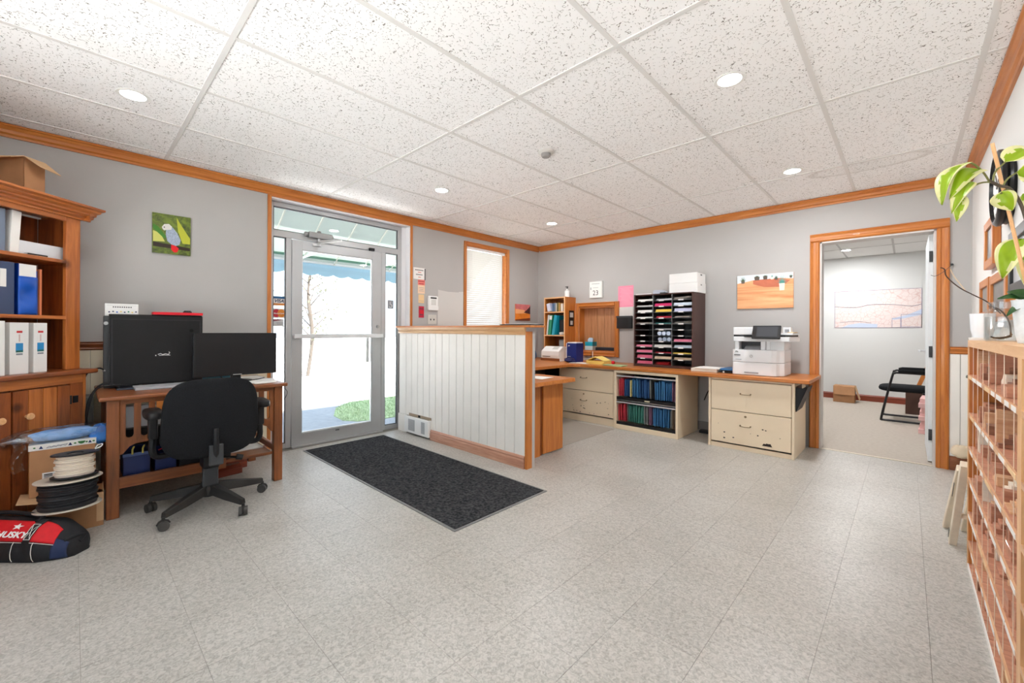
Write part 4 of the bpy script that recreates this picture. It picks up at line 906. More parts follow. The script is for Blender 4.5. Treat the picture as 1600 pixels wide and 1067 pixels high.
MB().prism([(PY, 1.135), (PY - .012, 1.135), (PY - .018, 1.15), (PY - .014, 1.165), (PY - .026, 1.18), (PY - .032, 1.2), (PY, 1.2)], 'x', .02, 2.005).build('cap_moulding', pale_cap['x'], hw)
B(.0, 2.085, PY - .04, 2.80, 1.2, 1.218).build('cap_board', oak['x'], hw, bevel=.003)
t = thing('document_folder', 'flat black folder lying on the half wall cap', 'folder', (1.9, 2.70, 1.219))
B(1.70, 2.07, 2.62, 2.79, 1.219, 1.228).build('cover', black, t, bevel=.002); B(1.75, 2.04, 2.64, 2.77, 1.228, 1.233).build('papers', paper_grey, t)
vt = thing('floor_vent', 'white metal wall vent with two grey grilles at the half wall foot', 'vent', (.42, PY, .02))
B(.185, .65, PY - .035, PY, .022, .20).build('housing', white, vt, bevel=.006)
vent_g = plain('vent_grey', (160, 162, 164), .5)
for a, b_ in ((.27, .395), (.52, .585)):
    gb = B(a, b_, PY - .0365, PY - .034, .05, .175).build('grille', vent_g, vt)
    for k in range(10): B(a + .004, b_ - .004, PY - .039, PY - .0365, .055 + k * .012, .061 + k * .012).build('louvre', plain('vent_louvre', (182, 184, 186), .5), gb)
B(.235, .66, PY - .004, PY, .204, .232).build('gap_strip', plain('worn_strip', (150, 132, 110), .7), vt); B(.42, .46, PY - .006, PY - .003, .206, .23).build('gap_hole', plain('void_black', (4, 4, 5), .9), vt)
# door mat
def mat_mat():
    m, nt, b = new_mat('charcoal_mat_pile'); tc = nt.nodes.new('ShaderNodeTexCoord'); n = nt.nodes.new('ShaderNodeTexNoise'); n.inputs['Scale'].default_value = 60; n.inputs['Detail'].default_value = 6
    nt.links.new(tc.outputs['Object'], n.inputs['Vector']); r = nt.nodes.new('ShaderNodeValToRGB'); e = r.color_ramp.elements
    e[0].position = .35; e[0].color = rgb((34, 35, 37)); e[1].position = .72; e[1].color = rgb((78, 78, 80)); nt.links.new(n.outputs['Fac'], r.inputs['Fac']); nt.links.new(r.outputs['Color'], b.inputs['Base Color'])
    b.inputs['Roughness'].default_value = 1; b.inputs['Specular IOR Level'].default_value = .05
    bp = nt.nodes.new('ShaderNodeBump'); bp.inputs['Strength'].default_value = .6; bp.inputs['Distance'].default_value = .004; nt.links.new(n.outputs['Fac'], bp.inputs['Height']); nt.links.new(bp.outputs['Normal'], b.inputs['Normal'])
    return m
dm = thing('door_mat', 'long charcoal entrance mat with rubber border on the floor', 'mat', (1.28, 1.956, 0))
B(.118, 2.437, 1.528, 2.385, .0005, .004).build('rubber_border', plain('grey_rubber', (120, 120, 120), .5), dm); B(.136, 2.419, 1.546, 2.367, .004, .009).build('pile', mat_mat(), dm, bevel=.003)
tag(B(.70, 1.81, 3.40, 4.46, .0005, .003).build('chair_mat', plain('grey_chair_mat', (158, 150, 140), .5, var=.05, scale=40)), 'grey chair mat on the floor behind the half wall', 'mat')
# desk behind the half wall
rd = thing('reception_desk', 'honey oak desk with overhanging top behind the half wall', 'desk', (1.5, 3.05, 0))
B(.75, 2.0, 2.745, 3.365, .678, .717).build('desk_top', oak['x'], rd, bevel=.006)
B(1.845, 1.862, 2.745, 3.0, 0, .678).build('side_panel', oak['z'], rd, bevel=.002); B(1.838, 1.848, 2.99, 3.04, 0, .678).build('panel_gap', pine_dark['z'], rd); B(1.845, 1.866, 3.04, 3.345, .012, .678).build('side_panel', oak['z'], rd, bevel=.003)
B(.78, .80, 2.76, 3.33, 0, .678).build('side_panel', oak['z'], rd)
for k, (x, y, a, l) in enumerate(((1.72, 3.10, .1, 'white paper nearest the edge of the desk behind the half wall'), (1.45, 3.15, -.2, 'white paper sheet further in on the desk behind the half wall'), (1.60, 2.92, .3, 'white paper close to the half wall on the desk'))):
    o = tag(B(-.14, .14, -.1, .1, 0, .002).build('paper_sheet', white_paper), l, 'paper'); o.location = (x, y, .718 + .003 * k); o.rotation_euler = (0, 0, a)

# ------------------------------------------------------------------ long counter and filing cabinets on the back wall
CZ = .742
ct = thing('counter_top', 'long L-shaped honey oak counter along the back wall', 'counter', (2.4, 4.85, .704))
MB().prism([(.004, YB - .004), (3.715, YB - .004), (3.715, 4.49), (1.30, 4.49), (1.19, 4.38), (1.19, 3.45), (.004, 3.45)], 'z', .706, CZ).build('slab', oak['x'], ct, bevel=.006)
B(.02, .06, 3.5, 4.9, 0, .706).build('support_panel', oak['z'], ct); B(.62, .65, 3.5, 3.8, 0, .706).build('support_panel', oak['z'], ct)
tag(B(.66, .90, 4.0, 4.4, 0, .55).build('pedestal', plain('grey_pedestal', (120, 112, 104), .6), bevel=.004), 'grey pedestal unit under the counter corner', 'cabinet')
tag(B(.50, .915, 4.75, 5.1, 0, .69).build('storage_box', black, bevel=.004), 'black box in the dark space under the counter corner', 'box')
chip = plain('chipped_dark', (44, 34, 28), .7)
def handle(t_, x, y, z, parent=None):
    h = MB().tube(curve([(x - .045, y, z), (x - .043, y - .022, z - .004), (x, y - .028, z - .006), (x + .043, y - .022, z - .004), (x + .045, y, z)], 4), .0035, n=6).cyl((x - .045, y + .001, z), (x - .045, y - .004, z), .007, n=10).cyl((x + .045, y + .001, z), (x + .045, y - .004, z), .007, n=10)
    return h.build('handle', plain('worn_brass', (150, 130, 100), .4, metal=.6), parent or t_, smooth=True)
def lateral(lab, x0, x1, y0, y1, z1, toe, chips, seed):
    t_ = thing('filing_cabinet', lab, 'cabinet', ((x0 + x1) / 2, (y0 + y1) / 2, 0)); rnd = random.Random(seed)
    for a, b_ in ((x0, x0 + .022), (x1 - .022, x1)): B(a, b_, y0 - .004, y1, 0, z1).build('side_panel', beige_metal, t_, bevel=.004)
    MB().box(x0 + .022, x1 - .022, y0 + .03, y1, toe, z1).build('carcass', plain('dark_gap', (70, 60, 48), .8), t_)
    B(x0 + .022, x1 - .022, y0 + .012, y0 + .03, 0, toe - .012).build('plinth', beige_metal, t_)
    B(x0 + .022, x1 - .022, y0 + .004, y0 + .03, z1 - .016, z1).build('top_edge', beige_metal, t_)
    zm = toe + (z1 - .02 - toe) * .52
    for k, (za, zb) in enumerate(((toe + .004, zm - .003), (zm + .003, z1 - .022))):
        d_ = B(x0 + .026, x1 - .026, y0, y0 + .03, za, zb).build('drawer', beige_metal, t_, bevel=.004)
        handle(t_, (x0 + x1) / 2 - .03, y0, (za + zb) / 2 + .03, d_)
        if k == 0: MB().cyl((((x0 + x1) / 2 - .03), y0 - .003, zb - .04), (((x0 + x1) / 2 - .03), y0 + .002, zb - .04), .011).build('lock', plain('worn_brass', (150, 130, 100), .4, metal=.6), d_, smooth=True)
        if k == 0:
            for q_ in range(chips):
                cx, cz = rnd.uniform(x0 + .06, x1 - .06), za + .02 + rnd.random() ** 2 * .17; s_ = rnd.uniform(.003, .009)
                MB().prism([(cx + s_ * rnd.uniform(.6, 1.4) * math.cos(a), cz + s_ * rnd.uniform(.5, 1.0) * math.sin(a)) for a in [i * math.pi / 4 for i in range(8)]], 'y', y0 - .0006, y0 + .001).build('paint_chip', chip, d_)
    return t_
c3 = lateral('scuffed beige two-drawer filing cabinet nearest the far corner', .925, 1.768, 4.535, 5.1, .702, .10, 22, 2)
c1_ = lateral('beige two-drawer cabinet carrying the printer beside the oak doorway', 2.853, 3.60, 4.528, 5.1, .702, .055, 9, 5)
MB().prism([(3.34, .085), (3.355, .108), (3.37, .104), (3.375, .112), (3.395, .110), (3.41, .113), (3.425, .085)], 'y', 4.5272, 4.529).build('paint_chip', chip, c1_)
# open file unit
NTH = ('first second third fourth fifth sixth seventh eighth ninth tenth eleventh twelfth thirteenth fourteenth fifteenth sixteenth seventeenth eighteenth nineteenth twentieth twenty-first twenty-second twenty-third twenty-fourth twenty-fifth twenty-sixth twenty-seventh twenty-eighth twenty-ninth thirtieth thirty-first thirty-second thirty-third').split()
fu = thing('open_file_unit', 'beige open filing unit with two rows of coloured hanging folders', 'cabinet', (2.16, 4.8, 0))
for a, b_ in ((1.775, 1.80), (2.52, 2.545)): B(a, b_, 4.50, 5.1, 0, .702).build('side_panel', beige_metal, fu, bevel=.004)
B(1.80, 2.52, 4.505, 5.1, 0, .055).build('base', beige_metal, fu, bevel=.003); B(1.80, 2.52, 4.505, 4.53, .672, .702).build('top_edge', beige_metal, fu); B(1.80, 2.52, 5.08, 5.1, .055, .70).build('back_panel', black, fu)
B(1.80, 2.52, 4.51, 5.08, .340, .352).build('shelf', steel, fu, bevel=.002)
for z in (.055, .352): B(1.80, 2.52, 4.515, 4.52, z, z + .035).build('front_lip', black, fu)
for z in (.315, .628): B(1.80, 2.52, 4.512, 4.522, z, z + .014).build('front_rail', alu_light, fu, bevel=.002)
B(2.16, 2.22, 4.51, 4.515, .362, .375).build('label_holder', plain('cream_tag', (226, 214, 180), .6), fu)
palette = {'red': (196, 60, 74), 'blue': (60, 116, 168), 'teal green': (70, 136, 124), 'yellow': (226, 208, 140), 'dark blue': (44, 84, 136), 'grey': (130, 132, 130), 'purple': (120, 84, 110), 'black': (22, 22, 26), 'brown': (116, 96, 80)}
rows = (('upper', .395, ['red'] * 3 + ['dark blue'] * 3 + ['yellow'] * 1 + ['blue'] * 4 + ['dark blue'] * 5 + ['grey', 'black', 'black'] + ['blue'] * 8 + ['purple', 'purple']),
        ('lower', .095, ['red'] * 4 + ['grey'] + ['teal green'] * 8 + ['grey'] * 2 + ['purple'] * 2 + ['blue'] * 8 + ['grey', 'brown', 'brown']))
for nm, z0, cols in rows:
    n = len(cols); rnd = random.Random(n)
    for k, c in enumerate(cols):
        x = 1.812 + (2.508 - 1.812) * (k + .5) / n; ln = rnd.uniform(-.03, .03)
        me = MB().prism([(-.0035, 0), (.0035, 0), (.006, .20), (.004, .215), (-.004, .215), (-.006, .2)], 'y', 0, .32).mesh('hanging_folder', plain('folder_' + c.replace(' ', '_'), palette[c], .6, var=.15, scale=30))
        o = bpy.data.objects.new('hanging_folder', me); COL.objects.link(o); o.location = (x, 4.532 + rnd.uniform(0, .03), z0); o.rotation_euler = (0, ln, 0); o.scale = (rnd.uniform(.8, 1.5), 1, rnd.uniform(.88, 1.02))
        tag(o, f'{c} folder, {NTH[k]} from the left in the {nm} row of the filing unit', 'folder', f'{c} folders in the {nm} row')
# cable and power brick in the knee gap
tag(MB().tube(curve([(2.60, 5.15, .36), (2.66, 5.12, .48), (2.74, 5.1, .55), (2.77, 5.12, .66), (2.78, 5.1, .70)]), .006, n=7).build('power_cable', black, smooth=True), 'black cable hanging on the wall between the two cabinets', 'cable')
ol = thing('wall_outlet', 'grey wall outlet between the cabinets under the counter', 'outlet', (2.72, YB, .33)); B(2.69, 2.76, YB - .006, YB - .0005, .32, .43).build('plate', plain('pale_plate', (206, 202, 194), .5), ol, bevel=.002); B(2.71, 2.74, YB - .008, YB - .005, .335, .365).box(2.71, 2.74, YB - .008, YB - .005, .385, .415).build('socket', white, ol)
tag(B(2.60, 2.74, 4.98, 5.06, .001, .035).build('power_brick', black, bevel=.006), 'black power brick on the floor between the cabinets', 'power brick')
# wall pocket on the cabinet side
t = thing('file_pocket', 'black wall file pocket tilted on the side of the printer cabinet', 'file pocket', (3.63, 4.75, .44))
MB().prism([(3.602, .44), (3.608, .44), (3.690, .665), (3.684, .668), (3.604, .455), (3.604, .67), (3.602, .67)], 'y', 4.56, 4.86).build('pocket', black, t); MB().prism([(3.604, .45), (3.684, .66), (3.604, .66)], 'y', 4.56, 4.564).build('end_cheek', black, t); MB().prism([(3.61, .50), (3.66, .64), (3.655, .66), (3.605, .60)], 'y', 4.60, 4.80).build('paper', dark_grey, t)

# ------------------------------------------------------------------ printer
pr = thing('laser_printer', 'white office laser printer with tilted black touch screen on the counter', 'printer', (3.28, 4.8, CZ))
pw = plain('printer_white', (230, 232, 234), .42); pg = plain('printer_grey', (150, 152, 156), .5)
px0, px1, py0, py1 = 3.056, 3.49, 4.60, 5.0
MB().prism([(px0, py1), (px0, py0 + .01), (px0 + .01, py0), (px1 - .09, py0 - .004), (px1 - .05, py0 + .01), (px1 - .03, py0 + .05), (px1, py0 + .09), (px1, py1)], 'z', CZ + .004, CZ + .128).build('paper_tray', pw, pr, bevel=.004)
MB().prism([(px0, py1), (px0, py0 + .01), (px0 + .01, py0), (px1 - .09, py0 - .004), (px1 - .05, py0 + .01), (px1 - .03, py0 + .05), (px1, py0 + .09), (px1, py1)], 'z', CZ + .131, CZ + .252).build('body', pw, pr, bevel=.004)
B(px0 + .11, px0 + .235, py0 - .006, py0 + .0, CZ + .022, CZ + .034).build('tray_grip', pg, pr, bevel=.002)
B(px0 + .02, px0 + .075, py0 - .0065, py0 + .004, CZ + .195, CZ + .202).build('model_print', black, pr); MB().tube([(px0 + .03, py0 - .004, CZ + .232), (px0 + .04, py0 - .004, CZ + .236), (px0 + .055, py0 - .004, CZ + .228)], .003, n=6).build('name_print', black, pr)
B(px0 + .03, px0 + .085, py0 - .005, py0 + .004, CZ + .154, CZ + .157).build('type_print', grey_print, pr)
MB().lathe([(.0, 0), (.014, 0), (.014, .002), (0, .002)], (px0 + .172, py0 - .0065, CZ + .19), n=20, axis='y').build('logo_disc', plain('logo_grey', (176, 180, 184), .5), pr)
text('logo', 'hp', .018, white, pr, on_back(px0 + .172, CZ + .191, py0 - .0072), shear=.25, bold=.0003)
MB().box(px0 + .02, px0 + .055, py0 + .02, py1, CZ + .252, CZ + .335).box(px1 - .19, px1 - .15, py0 + .04, py1, CZ + .252, CZ + .335).box(px1 - .15, px1, py0 + .07, py1, CZ + .252, CZ + .335).box(px0 + .02, px1, py1 - .1, py1, CZ + .252, CZ + .335).build('side_columns', pw, pr, bevel=.004)
B(px0 + .055, px1 - .19, py0 + .12, py0 + .125, CZ + .252, CZ + .335).build('output_back', plain('output_dark', (70, 72, 76), .5), pr); MB().prism([(py0 + .02, CZ + .253), (py0 + .12, CZ + .253), (py0 + .12, CZ + .29), (py0 + .08, CZ + .285)], 'x', px0 + .10, px1 - .19).build('output_tray', pg, pr)
for k in range(2): B(px1 - .145 + k * .03, px1 - .143 + k * .03, py0 + .068, py0 + .071, CZ + .258, CZ + .33).build('panel_line', paper_grey, pr)
MB().prism([(px0 + .01, py1), (px0 + .01, py0 - .0), (px1 - .10, py0 - .02), (px1 + .05, py0 + .03), (px1 + .075, py1)], 'z', CZ + .335, CZ + .382).build('scanner_base', pw, pr, bevel=.005)
MB().prism([(px0 + .012, py1), (px0 + .012, py0 + .005), (px1 + .02, py0 + .02), (px1 + .06, py1)], 'z', CZ + .382, CZ + .40).build('scanner_gap', black, pr)
MB().prism([(px0 + .008, py1), (px0 + .008, py0 - .0), (px1 - .15, py0 - .01), (px1 - .13, py1)], 'z', CZ + .40, CZ + .475).build('feeder_cover', pw, pr, bevel=.006)
MB().box(px1 - .13, px1 + .07, py0 + .06, py1, CZ + .40, CZ + .42).box(px1 - .02, px1 + .045, py0 + .12, py0 + .2, CZ + .42, CZ + .475).build('feeder_tray', pw, pr, bevel=.003)
MB().box(px1 + .0, px1 + .03, py0 + .1, py0 + .118, CZ + .425, CZ + .455).build('feeder_rollers', pg, pr); B(px1 + .02, px1 + .072, py0 + .1, py0 + .3, CZ + .421, CZ + .428).build('feeder_paper', plain('tan_card', (232, 200, 150), .7), pr)
sc_ = MB(); sc_.M = Matrix.Translation((px0 + .31, py0 - .045, CZ + .425)) @ Matrix.Rotation(math.radians(-24), 4, 'X'); sc_.box(-.118, .118, -.012, .012, -.068, .068)
scr = sc_.build('touch_screen', black, pr, bevel=.006)
sc2 = MB(); sc2.M = sc_.M.copy(); sc2.box(-.08, .095, -.0135, -.012, -.05, .052).build('display', plain('screen_grey', (70, 72, 76), .25), scr)
MB().prism([(px0 + .11, py0 - .02), (px0 + .20, py0 - .055), (px0 + .36, py0 - .06), (px1 - .03, py0 - .01), (px0 + .3, py0 + .06), (px0 + .15, py0 + .05)], 'z', CZ + .378, CZ + .386).build('keyboard_shelf', dark_grey, pr)

# ------------------------------------------------------------------ mail organiser
og = thing('mail_organiser', 'dark brown literature organiser with three columns of shelves on the counter', 'organiser', (2.24, 4.97, CZ))
ox0, ox1, oy0, oy1, oz1 = 1.885, 2.602, 4.78, 5.165, 1.605
brn = plain('dark_brown_laminate', (72, 46, 40), .45, var=.06, scale=20)
for a, b_ in ((ox0, ox0 + .016), (ox1 - .016, ox1)): B(a, b_, oy0, oy1, CZ + .001, oz1).build('side_panel', brn, og, bevel=.002)
B(ox0, ox1, oy0, oy1, oz1, oz1 + .014).build('top_panel', brn, og, bevel=.002); B(ox0 + .016, ox1 - .016, oy0 + .004, oy1, CZ + .001, CZ + .03).build('base_panel', brn, og); B(ox0 + .016, ox1 - .016, oy1 - .008, oy1, CZ + .03, oz1).build('back_panel', black, og)
cw = (ox1 - ox0 - .032 - .012) / 3; colx = [ox0 + .016 + k * (cw + .006) for k in range(3)]
for k in (1, 2): B(colx[k] - .006, colx[k], oy0 + .003, oy1 - .008, CZ + .03, oz1).build('divider', steel, og)
NR = 12; rh = (oz1 - CZ - .03) / NR
_shf = B(0, cw, 0, oy1 - oy0 - .012, 0, .003).mesh('shelf', plain('shelf_black', (40, 40, 44), .45)); _lip = B(0, cw, 0, .003, -.004, .004).mesh('shelf_edge', dark_grey); _tab = B(-.03, .03, -.0012, 0, -.006, .007).mesh('label_tab', white_paper)
slots = {  # row from the top : (colour name, height, inset)
 0: [(1, 'white', .018), (2, 'white', .03), (10, 'white', .012), (3, 'white', .016), (4, 'loose', .022), (8, 'rose', .024), (9, 'rose', .03), (10, 'pink', .04), (11, 'pink', .035), (0, 'white', .022)],
 1: [(0, 'pale grey', .02), (1, 'hot pink', .036), (2, 'yellow', .032), (3, 'red', .022), (4, 'teal', .012), (5, 'pale grey', .014), (6, 'pale blue roll', .05), (7, 'pale blue roll', .05), (8, 'white', .03), (9, 'red', .01), (10, 'tan', .03), (11, 'crumpled red', .04)],
 2: [(0, 'loose', .035), (1, 'pale blue', .035), (2, 'lilac', .04), (3, 'loose', .02), (4, 'loose', .03), (7, 'rose', .03), (8, 'pale blue', .03), (9, 'yellow', .012), (10, 'tan', .026)]}
pcol = {'white': (236, 234, 230), 'loose': (206, 200, 192), 'rose': (226, 130, 156), 'pink': (236, 120, 152), 'pale grey': (206, 206, 208), 'hot pink': (226, 60, 120), 'yellow': (232, 200, 90), 'red': (206, 50, 72), 'teal': (50, 120, 116), 'pale blue roll': (196, 210, 232), 'tan': (206, 186, 160), 'crumpled red': (200, 40, 46), 'pale blue': (206, 218, 230), 'lilac': (206, 210, 236)}
cname = ('left', 'middle', 'right')
for c in range(3):
    for r_ in range(NR):
        z = oz1 - (r_ + 1) * rh
        if r_ < NR - 1:
            share('shelf', _shf, og, (colx[c] - og.location.x, oy0 + .004 - og.location.y, z - og.location.z)); share('shelf_edge', _lip, og, (colx[c] - og.location.x, oy0 + .002 - og.location.y, z - og.location.z))
            if (r_ * 5 + c * 3) % 4 != 1: share('label_tab', _tab, og, (colx[c] + cw * .45 - og.location.x, oy0 + .0015 - og.location.y, z - og.location.z))
    for r_, cn, h in slots[c]:
        z = oz1 - (r_ + 1) * rh + (.0035 if r_ < NR - 1 else .004); rnd = random.Random(c * 20 + r_)
        i0, i1 = rnd.uniform(.006, .03), rnd.uniform(.004, .012); yf = oy0 + rnd.uniform(.006, .03); m = MB(); mt = plain('slip_' + cn.replace(' ', '_'), pcol[cn], .8, var=.05, scale=40)
        if 'roll' in cn:
            for q_ in range(3): m.cyl((colx[c] + .075 + q_ * .055, yf, z + .025), (colx[c] + .075 + q_ * .055, yf + .2, z + .025), .024, n=16)
        elif cn in ('loose', 'crumpled red'):
            for q_ in range(4):
                a, b_ = colx[c] + rnd.uniform(.01, .05), colx[c] + cw - rnd.uniform(.006, .05); zz = z + q_ * h / 5; dz = rnd.uniform(0, h * .4)
                m.add([(a, yf, zz), (b_, yf, zz + dz), (b_, yf + .25, zz + dz), (a, yf + .25, zz), (a, yf, zz + .002), (b_, yf, zz + dz + .002), (b_, yf + .25, zz + dz + .002), (a, yf + .25, zz + .002)], [(0, 3, 2, 1), (4, 5, 6, 7), (0, 1, 5, 4), (1, 2, 6, 5), (2, 3, 7, 6), (3, 0, 4, 7)])
        else:
            for q_ in range(3): m.box(colx[c] + i0 + q_ * .001, colx[c] + cw - i1, yf + q_ * .004, yf + .29, z + q_ * h / 3, z + (q_ + 1) * h / 3 - .0008)
        ordn = ('top', 'second', 'third', 'fourth', 'fifth', 'sixth', 'seventh', 'eighth', 'ninth', 'tenth', 'eleventh', 'bottom')[r_]
        tag(m.build('paper_bundle', mt), f'{cn} paper bundle in the {ordn} slot of the organiser {cname[c]} column', 'paper')
for k, (z0, z1) in enumerate(((oz1 + .015, oz1 + .13), (oz1 + .131, oz1 + .245))):
    t = thing('carton', ('lower', 'upper')[k] + ' of two stacked white cartons on the organiser', 'box', (2.45, 5.0, z0)); B(2.285, 2.612 - .004 * k, 4.88, 5.15, z0, z1).build('body', white, t, bevel=.003); B(2.61, 2.6135, 4.98, 5.02, z1 - .03, z1 - .018).build('clasp', dark_grey, t)
tag(B(1.90, 2.10, 4.80, 5.1, oz1 + .0145, oz1 + .024).build('paper_pile', white_paper), 'thin white paper pile on the organiser top, left end', 'paper')
t = thing('dispenser', 'small grey tape dispenser on the organiser beside the cartons', 'dispenser', (2.17, 4.85, oz1 + .0145)); MB().prism([(2.11, oz1 + .0145), (2.26, oz1 + .0145), (2.26, oz1 + .04), (2.22, oz1 + .06), (2.13, oz1 + .065), (2.11, oz1 + .05)], 'y', 4.82, 4.90).build('body', plain('pale_blue_grey', (180, 186, 200), .5), t, bevel=.003)
B(2.20, 2.262, 4.815, 4.905, oz1 + .015, oz1 + .03).build('foot', dark_grey, t)

# ------------------------------------------------------------------ small bookcase and what stands by it
bk = thing('small_bookcase', 'small honey oak bookcase with pale edges standing on the counter corner', 'bookcase', (.55, 5.03, CZ))
bx0, bx1, by0, by1, bz1 = .355, .745, 4.9, 5.17, 1.668
for a, b_ in ((bx0, bx0 + .018), (bx1 - .018, bx1)):
    B(a, b_, by0 + .004, by1, CZ + .001, bz1).build('side_panel', oak['z'], bk); B(a, b_, by0, by0 + .004, CZ + .001, bz1).build('edge_strip', birch['z'], bk)
for z in (1.092, 1.437, bz1 - .018): B(bx0 + .018, bx1 - .018, by0 + .004, by1, z, z + .018).build('shelf', oak['x'], bk); B(bx0 + .018, bx1 - .018, by0, by0 + .004, z, z + .018).build('edge_strip', birch['x'], bk)
B(bx0 + .018, bx1 - .018, by1 - .006, by1, CZ + .001, bz1 - .018).build('back_panel', mission['z'], bk)
B(bx1, bx1 + .004, 5.0, 5.12, 1.24, 1.47).build('fridge_magnet', black, bk); B(bx1 + .004, bx1 + .005, 5.02, 5.1, 1.37, 1.44).box(bx1 + .004, bx1 + .005, 5.03, 5.09, 1.26, 1.32).build('magnet_print', paper_grey, bk)
def book(x0, x1, y, z, h, dep_, m, lab, cat='book', lean=0.0, group=None, name='book'):
    t_ = thing(name, lab, cat, (x0, y, z), group=group); t_.rotation_euler = (0, lean, 0); w_ = x1 - x0
    MB().box(0, .002, 0, dep_, 0, h).box(w_ - .002, w_, 0, dep_, 0, h).box(0, w_, 0, .002, 0, h).build('cover', m, t_, world=False); B(.002, w_ - .002, .002, dep_ - .003, .002, h - .004).build('pages', white_paper, t_, world=False)
    return t_
book(.41, .475, 4.92, 1.456, .12, .17, plain('pale_lilac', (206, 210, 230), .6), 'pale leaning book, leftmost on the top bookcase shelf', lean=-.22)
book(.50, .525, 4.92, 1.456, .125, .17, plain('mid_blue', (84, 116, 160), .6), 'mid-blue book on the top bookcase shelf'); book(.528, .56, 4.92, 1.456, .13, .17, plain('slate', (110, 126, 146), .6), 'slate grey book on the top bookcase shelf')
book(.563, .578, 4.92, 1.456, .125, .17, white_paper, 'white book between slate and olive books on the bookcase'); book(.583, .612, 4.92, 1.456, .13, .17, plain('olive', (110, 104, 60), .6), 'olive book on the top bookcase shelf'); book(.615, .64, 4.92, 1.456, .128, .17, plain('gold_paper', (196, 150, 80), .6), 'gold book on the top bookcase shelf'); book(.645, .69, 4.93, 1.456, .115, .17, plain('cream_book', (226, 214, 200), .6), 'cream book at the right end of the top bookcase shelf')
book(.39, .415, 4.915, 1.111, .30, .2, white, 'tall white binder, leftmost on the middle bookcase shelf', 'binder', lean=.10, name='ring_binder'); b_ = book(.42, .475, 4.915, 1.111, .30, .2, green, 'green binder with white label on the middle bookcase shelf', 'binder', lean=.10, name='ring_binder'); B(.004, .05, -.001, 0, .23, .29).build('spine_label', white, b_, world=False)
book(.50, .555, 4.90, 1.111, .30, .2, teal, 'bright teal binder leaning on the middle bookcase shelf', 'binder', lean=.17, name='ring_binder'); book(.61, .70, 4.95, 1.111, .22, .18, black, 'black binder standing right on the middle bookcase shelf', 'binder', name='ring_binder')
tag(lump(.04, .03, .02, (.68, 4.925, 1.131), 9, nu=14, nv=8).build('crumpled_paper', paper_grey, smooth=True), 'crumpled grey paper in front of the black binder', 'paper')
t = thing('spray_bottle', 'small white pump bottle on top of the small bookcase', 'bottle', (.69, 5.03, bz1)); MB().lathe([(0, 0), (.036, 0), (.038, .01), (.038, .09), (.016, .11), (.014, .125), (0, .125)], (.69, 5.03, bz1)).build('bottle', white, t, smooth=True); MB().cyl((.69, 5.03, bz1 + .125), (.69, 5.03, bz1 + .15), .008).box(.66, .70, 5.02, 5.04, bz1 + .15, bz1 + .16).build('pump', dark_grey, t)
ph = thing('desk_printer', 'small white desktop label printer on a wooden board', 'printer', (.62, 4.78, CZ)); B(.46, .80, 4.70, 4.89, CZ + .001, CZ + .035).build('wooden_board', mission['x'], ph, bevel=.003)
MB().prism([(4.70, CZ + .036), (4.88, CZ + .036), (4.88, CZ + .20), (4.80, CZ + .205), (4.70, CZ + .14), (4.695, CZ + .08)], 'x', .47, .79).build('body', white, ph, bevel=.008); B(.50, .64, 4.693, 4.70, CZ + .058, CZ + .066).build('slot', black, ph); MB().prism([(4.74, CZ + .16), (4.80, CZ + .2), (4.80, CZ + .206), (4.735, CZ + .163)], 'x', .64, .74).build('keypad', paper_grey, ph)
tag(MB().prism([(.82, CZ + .001), (.826, CZ + .001), (.816, CZ + .13), (.81, CZ + .13)], 'y', 4.68, 4.78).build('white_card', white_paper), 'white card leaning on the desktop label printer', 'card')
tag(B(.60, .72, 4.95, 5.1, CZ + .002, CZ + .30).build('grey_device', plain('device_grey', (150, 150, 150), .5), bevel=.01), 'grey device in the lowest bookcase compartment', 'device')
t = thing('document_box', 'navy blue document box with pale edges standing on the counter', 'box', (1.01, 4.72, CZ)); B(.935, 1.09, 4.69, 4.86, CZ + .001, CZ + .26).build('body', plain('royal_navy', (18, 40, 116), .45), t, bevel=.002); B(.928, .935, 4.685, 4.865, CZ + .001, CZ + .262).build('edge_board', white, t); B(.94, 1.085, 4.70, 4.85, CZ + .26, CZ + .275).build('paper_top', white_paper, t); MB().prism([(.955, CZ + .215), (.99, CZ + .225), (.965, CZ + .235)], 'y', 4.6885, 4.6905).build('logo_print', white, t); B(.95, 1.0, 4.6885, 4.6905, CZ + .075, CZ + .081).build('print_line', paper_grey, t)
tag(lump(.07, .05, .03, (1.03, 4.63, CZ + .034), 21, nu=18, nv=10).build('cloth_bundle', plain('dark_indigo', (40, 38, 84), .8), smooth=True), 'dark indigo cloth bundle in front of the navy document box', 'cloth')
tag(lump(.03, .06, .06, (.30, 4.72, CZ + .07), 31, nu=16, nv=10, amp=.1).build('blue_bag', plain('dusty_blue', (50, 90, 130), .6), smooth=True), 'dusty blue bag at the counter corner by the half wall', 'bag')
ts = thing('tissue_box', 'teal and white tissue box in the wall recess', 'tissue box', (.965, 5.24, NZ0 + .014)); z = NZ0 + .0145
B(.90, 1.03, 5.19, 5.30, z, z + .06).build('lower_sleeve', plain('pale_aqua', (206, 226, 230), .6), ts); B(.90, 1.03, 5.19, 5.30, z + .06, z + .12).build('upper_sleeve', teal, ts); lump(.04, .03, .035, (.965, 5.245, z + .14), 44, nu=14, nv=8).build('tissue', plain('pale_blue_tissue', (190, 214, 236), .8), ts, smooth=True)
tag(B(1.07, 1.37, 5.20, 5.29, NZ0 + .0145, NZ0 + .06).build('pen_tray', plain('ink_tray', (30, 34, 44), .5), bevel=.006), 'dark desk tray in the right half of the wall recess', 'tray')
